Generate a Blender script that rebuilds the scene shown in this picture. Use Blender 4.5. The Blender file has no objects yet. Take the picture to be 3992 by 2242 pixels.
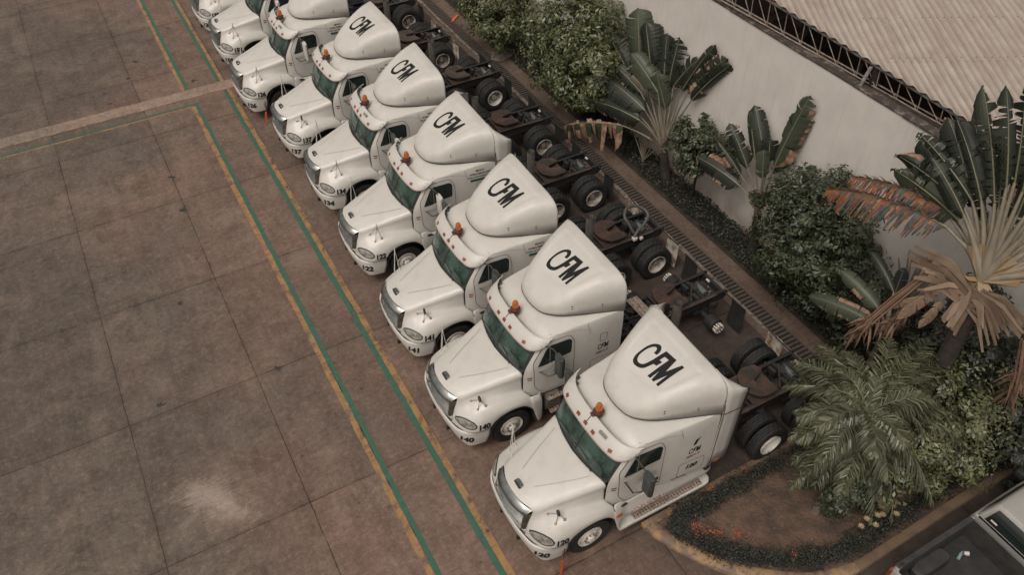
import bpy, bmesh, math, random
from mathutils import Vector, Matrix
from mathutils.bvhtree import BVHTree
R = math.radians
random.seed(7)
scene = bpy.context.scene
# ---------------------------------------------------------------- camera, world, sun
CAMZ = 16.095
yaw, pit, rol = R(61.4), R(44.844), R(-0.636)
fwd = Vector((math.cos(yaw) * math.cos(pit), math.sin(yaw) * math.cos(pit), -math.sin(pit)))
rgt0 = Vector((math.sin(yaw), -math.cos(yaw), 0))
up0 = rgt0.cross(fwd)
rgt = math.cos(rol) * rgt0 + math.sin(rol) * up0
upv = -math.sin(rol) * rgt0 + math.cos(rol) * up0
cd = bpy.data.cameras.new("camera")
cam = bpy.data.objects.new("camera", cd)
scene.collection.objects.link(cam)
M = Matrix((rgt, upv, -fwd)).transposed().to_4x4()
M.translation = Vector((0, 0, CAMZ))
cam.matrix_world = M
cd.sensor_width = 36.0
cd.lens = 3158.45 / 3992 * 36
cd.clip_start, cd.clip_end = 0.1, 2000
scene.camera = cam

SUN_EL, SUN_AZ = R(58), R(205)      # direction towards the sun (azimuth from +X, counter-clockwise)
w = bpy.data.worlds.new("World"); scene.world = w; w.use_nodes = True
nt = w.node_tree; nt.nodes.clear()
sky = nt.nodes.new("ShaderNodeTexSky"); sky.sky_type = 'NISHITA'; sky.sun_disc = False
sky.sun_elevation = SUN_EL; sky.sun_rotation = math.pi / 2 - SUN_AZ
sky.air_density = 1.0; sky.dust_density = 6.0; sky.ozone_density = 1.0
hs = nt.nodes.new("ShaderNodeHueSaturation"); hs.inputs["Saturation"].default_value = 0.16
tn = nt.nodes.new("ShaderNodeMix"); tn.data_type = 'RGBA'; tn.blend_type = 'MULTIPLY'; tn.inputs[0].default_value = 1
tn.inputs[7].default_value = (1.0, 0.93, 0.855, 1)
bg = nt.nodes.new("ShaderNodeBackground"); bg.inputs[1].default_value = 0.15
wo = nt.nodes.new("ShaderNodeOutputWorld")
nt.links.new(sky.outputs[0], hs.inputs["Color"]); nt.links.new(hs.outputs[0], tn.inputs[6])
nt.links.new(tn.outputs[2], bg.inputs[0]); nt.links.new(bg.outputs[0], wo.inputs[0])
sl = bpy.data.lights.new("sun", 'SUN'); sl.energy = 1.0; sl.angle = R(22); sl.color = (1, 0.95, 0.88)
so = bpy.data.objects.new("sun", sl); scene.collection.objects.link(so)
sd = Vector((math.cos(SUN_EL) * math.cos(SUN_AZ), math.cos(SUN_EL) * math.sin(SUN_AZ), math.sin(SUN_EL)))
so.rotation_euler = sd.to_track_quat('Z', 'Y').to_euler()
scene.view_settings.view_transform = 'Standard'; scene.view_settings.look = 'None'
scene.view_settings.exposure = -0.25; scene.view_settings.gamma = 1
scene.cycles.max_bounces = 6

# ---------------------------------------------------------------- materials
def mat(name, col, rough=0.6, metal=0.0, spec=0.5, coat=0.0, noise=None, bump=None, col2=None, emis=None, trans=0.0, alpha=1.0):
    """noise=(scale, lo, hi) fades col -> col2 between lo and hi; bump=(scale, strength, distance)"""
    m = bpy.data.materials.new(name); m.use_nodes = True
    n = m.node_tree.nodes; l = m.node_tree.links
    b = n["Principled BSDF"]
    b.inputs["Base Color"].default_value = (*col, 1); b.inputs["Roughness"].default_value = rough
    b.inputs["Metallic"].default_value = metal; b.inputs["Specular IOR Level"].default_value = spec
    b.inputs["Coat Weight"].default_value = coat; b.inputs["Coat Roughness"].default_value = 0.15
    if trans: b.inputs["Transmission Weight"].default_value = trans
    tc = n.new("ShaderNodeTexCoord")
    if noise:
        t = n.new("ShaderNodeTexNoise"); t.inputs["Scale"].default_value = noise[0]; t.inputs["Detail"].default_value = 8
        t.inputs["Roughness"].default_value = 0.65
        r = n.new("ShaderNodeMapRange"); r.inputs[1].default_value = noise[1]; r.inputs[2].default_value = noise[2]
        x = n.new("ShaderNodeMix"); x.data_type = 'RGBA'
        x.inputs[6].default_value = (*col, 1); x.inputs[7].default_value = (*(col2 or [c * .6 for c in col]), 1)
        l.new(tc.outputs["Object"], t.inputs["Vector"]); l.new(t.outputs[0], r.inputs[0]); l.new(r.outputs[0], x.inputs[0])
        l.new(x.outputs[2], b.inputs["Base Color"])
    if bump:
        t = n.new("ShaderNodeTexNoise"); t.inputs["Scale"].default_value = bump[0]; t.inputs["Detail"].default_value = 6
        u = n.new("ShaderNodeBump"); u.inputs["Strength"].default_value = bump[1]; u.inputs["Distance"].default_value = bump[2]
        l.new(tc.outputs["Object"], t.inputs["Vector"]); l.new(t.outputs[0], u.inputs["Height"]); l.new(u.outputs[0], b.inputs["Normal"])
    return m

W = mat("white_paint", (.50, .48, .447), .42, coat=.15, noise=(2.6, .46, .8), col2=(.435, .412, .375))
WF = mat("white_fibreglass", (.49, .47, .437), .46, coat=.1, noise=(2.9, .46, .8), col2=(.42, .398, .362))
BLK = mat("black_rubber", (.018, .018, .018), .6, noise=(8, .4, .7), col2=(.035, .033, .03))
LET = mat("black_lettering", (.014, .015, .015), .75, spec=.2)
GLS = mat("windscreen_glass", (.009, .022, .018), .06, spec=.9, noise=(1.9, .40, .60), col2=(.050, .090, .076))  # lighter teal patches paint a reflection band into the opaque pane colour
WIN = mat("side_glass", (.012, .02, .018), .06, spec=.7)
CHR = mat("chrome", (.30, .315, .305), .34, metal=1.0, noise=(6, .45, .7), col2=(.19, .18, .165))
GRB = mat("grille_back", (.03, .03, .03), .6)
TYR = mat("tyre_rubber", (.015, .015, .015), .72, bump=(60, .3, .004), noise=(5, .48, .8), col2=(.036, .032, .029))
RIM = mat("rim_white", (.58, .55, .51), .5, noise=(7, .54, .8), col2=(.30, .22, .17))
RIMR = mat("rim_dirty", (.5, .45, .40), .55, noise=(6, .42, .66), col2=(.10, .07, .055))
NUT = mat("lug_steel", (.42, .36, .31), .5, metal=.5, noise=(30, .4, .6), col2=(.16, .07, .04))
AMB = mat("amber_lens", (.40, .10, .016), .22, coat=.5)
AMR = mat("marker_lens", (.20, .048, .022), .3, coat=.4)
LENS = mat("headlight_lens", (.33, .32, .29), .08, spec=.8, noise=(9, .35, .65), col2=(.10, .09, .075), coat=.8)
FRM = mat("frame_grime", (.015, .0145, .014), .75, noise=(4, .55, .8), col2=(.050, .034, .026), bump=(30, .4, .01))
RUST = mat("rusty_plate", (.085, .038, .024), .7, noise=(5, .36, .58), col2=(.026, .022, .020), bump=(25, .3, .006))
GREA = mat("greasy_plate", (.042, .033, .028), .55, noise=(4, .45, .68), col2=(.10, .055, .035), bump=(25, .3, .006))
ALU = mat("tank_metal", (.30, .28, .26), .45, metal=.7, noise=(3, .4, .7), col2=(.13, .11, .095))
STP = mat("step_plate", (.42, .35, .30), .55, metal=.3, noise=(14, .42, .65), col2=(.22, .13, .09))
HOL = mat("step_hole", (.012, .011, .011), .8)
EXH = mat("exhaust_heat_shield", (.52, .34, .235), .55, noise=(3, .45, .75), col2=(.30, .15, .09))
GRN = mat("sticker_green", (.02, .09, .07), .5)
REDD = mat("sticker_red", (.20, .045, .035), .5)
STK = mat("sticker_white", (.50, .47, .43), .5)
TEAL = mat("door_print", (.10, .17, .16), .5)
PIN = mat("seam_line", (.16, .13, .11), .7)
REDT = mat("safety_tag", (.40, .06, .02), .6)

# ---------------------------------------------------------------- mesh helpers
class MB:
    def __init__(s): s.v = []; s.f = []
    def add(s, vs, fs):
        k = len(s.v); s.v += [tuple(p) for p in vs]; s.f += [tuple(i + k for i in q) for q in fs]; return s
    def box(s, c, d, rot=None):
        x, y, z = d[0] / 2, d[1] / 2, d[2] / 2
        vs = [Vector((a * x, b * y, e * z)) for a in (-1, 1) for b in (-1, 1) for e in (-1, 1)]
        if rot is not None: vs = [rot @ p for p in vs]
        vs = [p + Vector(c) for p in vs]
        return s.add(vs, [(0, 1, 3, 2), (4, 6, 7, 5), (0, 4, 5, 1), (2, 3, 7, 6), (0, 2, 6, 4), (1, 5, 7, 3)])
    def rbox(s, c, d, r=.02, seg=3, axis=2):
        """box with rounded vertical corners around the given axis, slight chamfer on caps"""
        a, b = [i for i in (0, 1, 2) if i != axis]
        out = []
        for q, (sx, sy) in enumerate(((1, 1), (-1, 1), (-1, -1), (1, -1))):
            for k in range(seg + 1):
                t = math.pi / 2 * (q + k / seg)
                out.append((sx * (d[a] / 2 - r) + r * math.cos(t), sy * (d[b] / 2 - r) + r * math.sin(t)))
        n = len(out); ch = min(r * .4, d[axis] * .2); vs = []
        for h, ins in ((-d[axis] / 2, ch), (-d[axis] / 2 + ch, 0), (d[axis] / 2 - ch, 0), (d[axis] / 2, ch)):
            for p, q in out:
                L = max(1e-6, math.hypot(p, q)); f = 1 - ins / L
                v = [0, 0, 0]; v[a] = p * f + c[a]; v[b] = q * f + c[b]; v[axis] = h + c[axis]; vs.append(v)
        fs = [(i * n + j, i * n + (j + 1) % n, (i + 1) * n + (j + 1) % n, (i + 1) * n + j) for i in range(3) for j in range(n)]
        fs += [tuple(range(n))[::-1], tuple(range(3 * n, 4 * n))]
        return s.add(vs, fs)
    def tube(s, pts, r, seg=8, cap=True):
        pts = [Vector(p) for p in pts]; rs = r if isinstance(r, (list, tuple)) else [r] * len(pts)
        vs = []; n = len(pts); ref = None
        for i, p in enumerate(pts):
            d = (pts[min(i + 1, n - 1)] - pts[max(i - 1, 0)]).normalized()
            if ref is None: ref = Vector((0, 0, 1)) if abs(d.z) < .9 else Vector((1, 0, 0))
            u = (ref - d * ref.dot(d)).normalized(); v = d.cross(u); ref = u
            for k in range(seg):
                a = 2 * math.pi * k / seg; vs.append(p + (u * math.cos(a) + v * math.sin(a)) * rs[i])
        fs = [(i * seg + k, i * seg + (k + 1) % seg, (i + 1) * seg + (k + 1) % seg, (i + 1) * seg + k) for i in range(n - 1) for k in range(seg)]
        if cap: fs += [tuple(range(seg))[::-1], tuple(range((n - 1) * seg, n * seg))]
        return s.add(vs, fs)
    def lathe(s, prof, seg=32, axis='y', c=(0, 0, 0), closed=False, ph=0):
        vs = []
        for (h, r) in prof:
            for k in range(seg):
                a = 2 * math.pi * k / seg + ph
                rr = r(k) if callable(r) else r
                if axis == 'y': p = (rr * math.cos(a), h, rr * math.sin(a))
                elif axis == 'z': p = (rr * math.cos(a), rr * math.sin(a), h)
                else: p = (h, rr * math.cos(a), rr * math.sin(a))
                vs.append((p[0] + c[0], p[1] + c[1], p[2] + c[2]))
        m = len(prof); fs = []
        for i in range(m if closed else m - 1):
            j = (i + 1) % m
            for k in range(seg): fs.append((i * seg + k, i * seg + (k + 1) % seg, j * seg + (k + 1) % seg, j * seg + k))
        return s.add(vs, fs)
    def prism(s, poly, axis, a, b):
        """poly of (u,v) extruded along axis from a to b"""
        o = [i for i in (0, 1, 2) if i != axis]; n = len(poly); vs = []
        for h in (a, b):
            for u, v in poly:
                p = [0, 0, 0]; p[o[0]] = u; p[o[1]] = v; p[axis] = h; vs.append(p)
        fs = [(i, (i + 1) % n, n + (i + 1) % n, n + i) for i in range(n)] + [tuple(range(n))[::-1], tuple(range(n, 2 * n))]
        return s.add(vs, fs)
    def mirror(s):
        k = len(s.v); s.v += [(x, -y, z) for x, y, z in s.v]; s.f += [tuple(i + k for i in q[::-1]) for q in s.f]; return s
    def grid(s, P, flip=False):
        a, b = len(P), len(P[0]); vs = [p for row in P for p in row]
        fs = [(i * b + j, i * b + j + 1, (i + 1) * b + j + 1, (i + 1) * b + j) for i in range(a - 1) for j in range(b - 1)]
        if flip: fs = [q[::-1] for q in fs]
        return s.add(vs, fs)
    def mesh(s, name, m, smooth=None, norm=False):
        me = bpy.data.meshes.new(name); me.from_pydata(s.v, [], s.f)
        for x in (m if isinstance(m, (list, tuple)) else [m]): me.materials.append(x)
        if norm or smooth is not None:
            bm = bmesh.new(); bm.from_mesh(me); bmesh.ops.remove_doubles(bm, verts=bm.verts, dist=1e-5)
            if norm: bmesh.ops.recalc_face_normals(bm, faces=bm.faces)
            bm.to_mesh(me); bm.free()
        if smooth is not None:
            me.polygons.foreach_set("use_smooth", [True] * len(me.polygons)); me.set_sharp_from_angle(angle=R(smooth))
        me.update(); return me

def cr(P, t):
    """Catmull-Rom through list of vectors at parameter t in [0,len-1]"""
    n = len(P); i = min(int(t), n - 2); f = t - i
    p1, p2 = Vector(P[i]), Vector(P[i + 1])
    p0 = Vector(P[i - 1]) if i > 0 else 2 * p1 - p2
    p3 = Vector(P[i + 2]) if i + 2 < n else 2 * p2 - p1
    return .5 * ((2 * p1) + (p2 - p0) * f + (2 * p0 - 5 * p1 + 4 * p2 - p3) * f * f + (3 * p1 - p0 - 3 * p2 + p3) * f ** 3)
def dense(G, a=4, b=4):
    rows = [[cr(r, j / b) for j in range((len(r) - 1) * b + 1)] for r in G]
    cols = len(rows[0]); out = []
    for i in range((len(G) - 1) * a + 1):
        out.append([cr([rows[k][j] for k in range(len(G))], i / a) for j in range(cols)])
    return out
def curve(P, n=4): return [cr(P, i / n) for i in range((len(P) - 1) * n + 1)]

def link(name, me, parent=None, loc=None, rot=None, **props):
    o = bpy.data.objects.new(name, me); scene.collection.objects.link(o)
    if parent is not None: o.parent = parent
    if loc is not None: o.location = loc
    if rot is not None: o.rotation_euler = rot
    for k, v in props.items():
        if v is not None: o[k] = v
    return o
def thing(name, label, category, group=None, loc=(0, 0, 0), rz=0):
    o = link(name, None, None, loc, (0, 0, rz), label=label, category=category, group=group)
    o.empty_display_size = .3
    return o
def solid(o, t, off=-1):
    m = o.modifiers.new("thickness", 'SOLIDIFY'); m.thickness = t; m.offset = off; return o
CACHE = {}
def cached(key, fn):
    if key not in CACHE: CACHE[key] = fn()
    return CACHE[key]

def bvh_of(*mbs):
    v = []; f = []
    for m in mbs:
        k = len(v); v += m.v; f += [tuple(i + k for i in q) for q in m.f]
    return BVHTree.FromPolygons([Vector(p) for p in v], f)
def clip_cell(poly, x0, x1, y0, y1):
    for ax, val, sg in ((0, x0, 1), (0, x1, -1), (1, y0, 1), (1, y1, -1)):
        out = []; n = len(poly)
        for i in range(n):
            a, b = poly[i], poly[(i + 1) % n]
            da, db = sg * (a[ax] - val), sg * (b[ax] - val)
            if da >= 0: out.append(a)
            if (da > 0 and db < 0) or (da < 0 and db > 0):
                t = da / (da - db); out.append((a[0] + (b[0] - a[0]) * t, a[1] + (b[1] - a[1]) * t))
        poly = out
        if len(poly) < 3: return []
    return poly
def tri2d(poly):
    from mathutils.geometry import tessellate_polygon
    return [[poly[i] for i in t] for t in tessellate_polygon([[Vector((p[0], p[1], 0)) for p in poly]])]
def drape(polys, bvh, c, e1, e2, off=.004, cell=.08, out=None, far=3.0):
    """cast 2-D polygons (in frame c,e1,e2) onto a surface along -(e1 x e2)"""
    out = out or MB(); c, e1, e2 = Vector(c), Vector(e1), Vector(e2); n = e1.cross(e2).normalized()
    for poly in polys:
        tris = [poly] if len(poly) == 3 else tri2d(poly)
        for t in tris:
            xs = [p[0] for p in t]; ys = [p[1] for p in t]
            for i in range(math.floor(min(xs) / cell), math.floor(max(xs) / cell) + 1):
                for j in range(math.floor(min(ys) / cell), math.floor(max(ys) / cell) + 1):
                    q = clip_cell(t, i * cell, (i + 1) * cell, j * cell, (j + 1) * cell)
                    if len(q) < 3: continue
                    vs = []
                    for p in q:
                        o = c + e1 * p[0] + e2 * p[1] + n * far
                        h = bvh.ray_cast(o, -n, far * 2)
                        if h[0] is None: vs = None; break
                        nn = h[1] if h[1].dot(n) > 0 else -h[1]
                        vs.append(h[0] + n * off if nn.dot(n) > .5 else h[0] + (nn + n).normalized() * off)
                    if vs:
                        if (vs[1] - vs[0]).cross(vs[2] - vs[0]).dot(n) < 0: vs = vs[::-1]
                        out.add(vs, [tuple(range(len(vs)))])
    return out
def ring(poly, w):
    """quads forming a band of width w outside a closed 2-D outline"""
    n = len(poly); ctr = (sum(p[0] for p in poly) / n, sum(p[1] for p in poly) / n); o = []
    for i in range(n):
        a, b, d = Vector(poly[i - 1]), Vector(poly[i]), Vector(poly[(i + 1) % n])
        t = ((b - a).normalized() + (d - b).normalized()); t = t.normalized() if t.length > 1e-6 else (d - b).normalized()
        nn = Vector((t.y, -t.x))
        if nn.dot(b - Vector(ctr)) < 0: nn = -nn
        o.append((b.x + nn.x * w, b.y + nn.y * w))
    return [[poly[i], poly[(i + 1) % n], o[(i + 1) % n], o[i]] for i in range(n)]
def rnd(poly, r=.05, seg=3):
    out = []; n = len(poly)
    for i in range(n):
        a, b, d = Vector(poly[i - 1]), Vector(poly[i]), Vector(poly[(i + 1) % n])
        u, v = (a - b), (d - b); k = min(r, u.length * .45, v.length * .45)
        p, q = b + u.normalized() * k, b + v.normalized() * k
        for s in range(seg + 1):
            t = s / seg; out.append(tuple((1 - t) ** 2 * p + 2 * t * (1 - t) * b + t * t * q))
    return out
def line2d(pts, w):
    o = []
    for a, b in zip(pts, pts[1:]):
        a, b = Vector(a), Vector(b); t = (b - a).normalized(); n = Vector((-t.y, t.x)) * w / 2
        o.append([tuple(a - n), tuple(b - n), tuple(b + n), tuple(a + n)])
    return o
_txt = {}
def text2d(s, size=1.0, shear=0.0, bold=.02):
    """triangles of a text, centred, height about size"""
    k = (s, shear, bold)
    if k not in _txt:
        cu = bpy.data.curves.new("t", 'FONT'); cu.body = s; cu.size = 1; cu.offset = bold; cu.shear = shear; cu.resolution_u = 3
        cu.align_x = 'CENTER'; cu.align_y = 'CENTER'
        ob = bpy.data.objects.new("t", cu); scene.collection.objects.link(ob)
        bpy.context.view_layer.update(); dg = bpy.context.evaluated_depsgraph_get()
        me = ob.evaluated_get(dg).to_mesh(); me.calc_loop_triangles()
        _txt[k] = [[(me.vertices[i].co.x, me.vertices[i].co.y) for i in t.vertices] for t in me.loop_triangles]
        ob.evaluated_get(dg).to_mesh_clear(); bpy.data.objects.remove(ob); bpy.data.curves.remove(cu)
    return [[(x * size, y * size) for x, y in t] for t in _txt[k]]
def shift(polys, dx, dy, sx=1, sy=1): return [[(x * sx + dx, y * sy + dy) for x, y in p] for p in polys]
def sym(P, flip=False):
    m = MB(); m.grid(P, flip); m.grid([[Vector((p[0], -p[1], p[2])) for p in r] for r in P], not flip); return m
# ================================================================ TRUCK SURFACES (local frame: +x forward, +y driver side, origin under bumper)
def V(*a): return Vector(a)
hoodG = [
 [V(-.0,0,1.735),V(-.04,.3,1.72),V(-.16,.585,1.67),V(-.115,.605,1.5),V(-.065,.61,1.35),V(-.03,.61,1.22),V(.0,.615,1.13),V(.015,.625,1.07),V(.03,.635,1.02),V(.04,.64,.98)],
 [V(-.12,0,1.775),V(-.15,.3,1.762),V(-.26,.61,1.69),V(-.2,.66,1.54),V(-.15,.69,1.42),V(-.1,.75,1.31),V(-.05,.8,1.22),V(-.03,.84,1.13),V(-.03,.88,1.05),V(-.04,.9,.98)],
 [V(-.28,0,1.822),V(-.3,.31,1.808),V(-.38,.64,1.725),V(-.33,.7,1.6),V(-.30,.76,1.51),V(-.26,.86,1.42),V(-.22,.95,1.32),V(-.18,1.02,1.21),V(-.16,1.07,1.09),V(-.15,1.1,.98)],
 [V(-.48,0,1.875),V(-.49,.33,1.86),V(-.52,.67,1.76),V(-.49,.73,1.64),V(-.46,.80,1.55),V(-.44,.92,1.46),V(-.41,1.03,1.38),V(-.37,1.12,1.27),V(-.34,1.18,1.13),V(-.33,1.2,.97)],
 [V(-.66,0,1.92),V(-.67,.35,1.905),V(-.69,.715,1.80),V(-.68,.77,1.67),V(-.67,.85,1.58),V(-.66,.95,1.535),V(-.66,1.07,1.48),V(-.65,1.16,1.37),V(-.64,1.215,1.2),V(-.62,1.23,.96)],
 [V(-.84,0,1.96),V(-.84,.37,1.945),V(-.86,.755,1.845),V(-.86,.81,1.7),V(-.86,.88,1.59),V(-.85,.97,1.55),V(-.84,1.08,1.52),V(-.82,1.17,1.43),V(-.79,1.225,1.3),V(-.76,1.235,1.12)],
 [V(-1.02,0,2.0),V(-1.03,.39,1.985),V(-1.06,.80,1.90),V(-1.06,.85,1.72),V(-1.06,.91,1.59),V(-1.05,1.0,1.545),V(-1.04,1.1,1.52),V(-1.02,1.18,1.45),V(-1.0,1.23,1.36),V(-.96,1.24,1.24)],
 [V(-1.2,0,2.04),V(-1.22,.42,2.02),V(-1.28,.86,1.955),V(-1.28,.9,1.75),V(-1.28,.945,1.56),V(-1.28,1.02,1.51),V(-1.28,1.12,1.49),V(-1.27,1.19,1.43),V(-1.26,1.235,1.37),V(-1.25,1.245,1.29)],
 [V(-1.34,0,2.07),V(-1.37,.44,2.055),V(-1.46,.905,2.01),V(-1.46,.935,1.78),V(-1.48,.965,1.53),V(-1.5,1.04,1.47),V(-1.51,1.13,1.45),V(-1.52,1.2,1.39),V(-1.53,1.24,1.31),V(-1.55,1.25,1.22)],
 [V(-1.43,0,2.09),V(-1.48,.45,2.075),V(-1.6,.945,2.045),V(-1.605,.968,1.8),V(-1.61,.985,1.5),V(-1.66,1.06,1.42),V(-1.72,1.14,1.38),V(-1.75,1.21,1.29),V(-1.76,1.245,1.14),V(-1.77,1.25,.95)]]
hoodD = dense(hoodG, 4, 4)
def hood_mb():
    m = sym(hoodD)
    # lower nose between grille and bumper
    P = []
    for z, dx in ((1.13, .0), (1.10, .03), (1.03, .035), (.98, .03)):
        P.append([V(.115 - .11 * (y / .64) ** 2 * 1.0 + dx - .03, y, z) for y in [-.64 + .08 * k for k in range(17)]])
    m.grid(P, True); return m
hoodMB = hood_mb()

bumpTop = [V(.13,0,0),V(.12,.33,0),V(.09,.6,0),V(.035,.86,0),V(-.07,1.03,0),V(-.22,1.14,0),V(-.42,1.19,0),V(-.65,1.215,0)]
def bumper_grid():
    G = []
    for (z, dx, sy, k) in ((.44,-.17,.955,.14), (.455,-.135,.97,.10), (.56,-.075,.985,.07), (.72,-.02,1,.02), (.86,0,1,0), (.925,-.01,1,0), (.95,-.045,.98,0), (.945,-.12,.93,0)):
        G.append([V(p.x + dx * max(0, 1 - (p.y / 1.25) ** 4) + k * (p.y / 1.215) ** 6, p.y * sy, z - .02 * (1 - p.y / 1.2) * (z < .6)) for p in bumpTop])
    return dense(G, 3, 4)
bumpMB = sym(bumper_grid())

cabG = [
 [V(-1.96,0,2.84),V(-1.97,.5,2.835),V(-2.0,.86,2.81),V(-2.02,.965,2.76),V(-1.66,1.0,2.12),V(-1.62,1.0,1.6),V(-1.62,1.0,1.3)],
 [V(-2.06,0,2.955),V(-2.07,.5,2.95),V(-2.12,.91,2.90),V(-2.12,1.045,2.80),V(-1.87,1.085,2.12),V(-1.86,1.09,1.6),V(-1.86,1.10,1.25)],
 [V(-2.30,0,3.07),V(-2.31,.5,3.065),V(-2.35,.95,2.99),V(-2.35,1.075,2.86),V(-2.3,1.115,2.15),V(-2.3,1.12,1.6),V(-2.3,1.13,1.23)],
 [V(-2.85,0,3.12),V(-2.85,.5,3.12),V(-2.85,1.0,3.05),V(-2.85,1.12,2.90),V(-2.85,1.145,2.2),V(-2.85,1.15,1.6),V(-2.85,1.15,1.22)],
 [V(-3.2,0,3.13),V(-3.2,.55,3.13),V(-3.2,1.04,3.08),V(-3.2,1.17,2.95),V(-3.2,1.205,2.3),V(-3.2,1.2,1.6),V(-3.2,1.19,1.22)],
 [V(-3.5,0,3.13),V(-3.5,.6,3.13),V(-3.5,1.1,3.12),V(-3.5,1.215,3.0),V(-3.5,1.24,2.3),V(-3.5,1.235,1.6),V(-3.5,1.22,1.22)],
 [V(-4.03,0,3.13),V(-4.03,.6,3.13),V(-4.03,1.16,3.13),V(-4.03,1.265,3.05),V(-4.03,1.28,2.3),V(-4.03,1.27,1.6),V(-4.03,1.25,1.22)]]
cabD = dense(cabG, 5, 5)
cabMB = sym(cabD)
def cab_full():
    m = MB(); m.v = list(cabMB.v); m.f = list(cabMB.f)
    # rear wall
    back = cabD[-1]; n = len(back); vs = list(back) + [Vector((p.x, -p.y, p.z)) for p in back]
    m.add(vs, [(j, j + 1, n + j + 1, n + j) for j in range(n - 1)]); return m
SIDE = bvh_of(cabMB)

def fairing_rows():
    C = [(-2.32,3.145),(-2.345,3.25),(-2.43,3.36),(-2.64,3.50),(-2.95,3.67),(-3.3,3.87),(-3.6,4.0),(-3.82,4.05),(-4.02,4.06)]
    B = [(-2.32,.0),(-2.335,.2),(-2.385,.40),(-2.5,.57),(-2.74,.755),(-3.12,.925),(-3.5,1.075),(-3.8,1.19),(-4.04,1.29)]
    Pw = [2.2,2.3,2.5,2.9,3.4,4.2,5,5.5,6]
    cc = curve([V(a, b, 0) for a, b in C], 6); bb = curve([V(a, b, 0) for a, b in B], 6)
    N = len(cc); rows = []
    for i in range(N):
        t = i / 6; k = min(int(t), 7); p = Pw[k] * (1 - (t - k)) + Pw[k + 1] * (t - k)
        row = []
        for j in range(29):
            a = j / 28 * math.pi / 2
            # blend angle to spread samples on the shoulder
            sy = math.sin(a) ** (2 / p); cz = math.cos(a) ** (2 / p) if j < 28 else 0
            f = sy
            x = cc[i].x + (bb[i].x - cc[i].x) * f ** 2
            row.append(V(x, bb[i].y * sy, 3.14 + (cc[i].y - 3.14) * cz))
        rows.append(row)
    for row in rows:
        for q in row:      # shallow recessed pocket behind the lettering
            hw = .60 + .22 * max(0, min(1, (-q.x - 2.9) / .9))
            d = min(hw - abs(q.y), (-2.80 - q.x) - .22 * (q.y / .6) ** 2, q.x + 3.78)
            s = max(0, min(1, d / .05)); q.z -= .024 * s * s * (3 - 2 * s)
    return rows
fairD = fairing_rows()
fairMB = sym(fairD)
FAIR = bvh_of(fairMB)
HOODB = bvh_of(hoodMB)
BUMPB = bvh_of(bumpMB)
# ================================================================ TRUCK PARTS
CFM = [(-3.339,-.17),(-3.348,-.096),(-3.397,-.093),(-3.448,-.105),(-3.488,-.136),(-3.517,-.174),(-3.523,-.216),(-3.501,-.27),(-3.456,-.321),(-3.403,-.354),(-3.329,-.378),(-3.255,-.389),(-3.164,-.394),(-3.082,-.391),(-3.019,-.371),(-2.978,-.34),(-2.958,-.304),(-2.951,-.243),(-2.965,-.167),(-2.996,-.099),(-3.036,-.055),(-3.079,-.032),(-3.21,.014),(-3.223,.087),(-3.338,.11),(-3.33,.034),(-3.439,.048),(-3.45,.161),(-2.997,.126),(-3.004,.204),(-3.201,.217),(-3.003,.25),(-3.006,.31),(-3.254,.403),(-3.008,.388),(-3.008,.455),(-3.566,.489),(-3.566,.425),(-3.271,.318),(-3.555,.26),(-3.53,-.03),(-3.257,-.064),(-3.133,-.097),(-3.077,-.125),(-3.041,-.175),(-3.028,-.225),(-3.036,-.27),(-3.058,-.304),(-3.115,-.336),(-3.177,-.342),(-3.261,-.336),(-3.337,-.317),(-3.393,-.29),(-3.431,-.256),(-3.44,-.224),(-3.425,-.193),(-3.387,-.172)]
CFMuv = [(y, -x) for x, y in CFM]                       # as read from the front: u to the driver's side, v up the slope
CFMn = [((u - .05) / .56, (v - 3.28) / .56) for u, v in CFMuv]   # unit logo
SD = dict(c=(0, 0, 0), e1=(-1, 0, 0), e2=(0, 0, 1))      # frame for drawings on the driver's side: u=-x, v=z
def side(polys, out=None, off=.004, cell=.12):           # polys in (x,z)
    return drape([[(-x, z) for x, z in p] for p in polys], SIDE, (0, 0, 0), (-1, 0, 0), (0, 0, 1), off, cell, out)
def xz(polys): return [[(-u, v) for u, v in p] for p in polys]
DOOR = rnd([(-1.85,2.32),(-2.09,2.74),(-2.22,2.84),(-2.74,2.86),(-2.85,2.62),(-2.85,1.30),(-2.04,1.30),(-1.87,1.55)], .09)
WINDOW = rnd([(-1.93,2.19),(-2.13,2.63),(-2.22,2.75),(-2.72,2.76),(-2.79,2.68),(-2.77,2.30),(-2.42,2.27),(-2.38,2.22)], .05)

def tyre_mb(w=.27, ro=.515, ri=.287, seg=66):
    h = w / 2
    def blk(a, b, ph):
        return lambda k: (b if (k + ph) % 3 == 0 else a)
    prof = [(-h * .62, ri), (-h * .86, ri + .03), (-h, ri + .10), (-h * .98, ro - .07), (-h * .86, ro - .018), (-h * .80, blk(ro - .002, ro - .02, 0)), (-h * .48, blk(ro, ro - .02, 0)),
            (-h * .44, ro - .022), (-h * .38, ro - .022), (-h * .34, blk(ro + .003, ro - .014, 1)), (-h * .06, blk(ro + .004, ro - .014, 1)), (-h * .03, ro - .02), (h * .03, ro - .02),
            (h * .06, blk(ro + .004, ro - .014, 2)), (h * .34, blk(ro + .003, ro - .014, 2)), (h * .38, ro - .022), (h * .44, ro - .022), (h * .48, blk(ro, ro - .02, 0)),
            (h * .80, blk(ro - .002, ro - .02, 0)), (h * .86, ro - .018), (h * .98, ro - .07), (h, ri + .10), (h * .86, ri + .03), (h * .62, ri)]
    return MB().lathe(prof, seg, closed=True)
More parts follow.
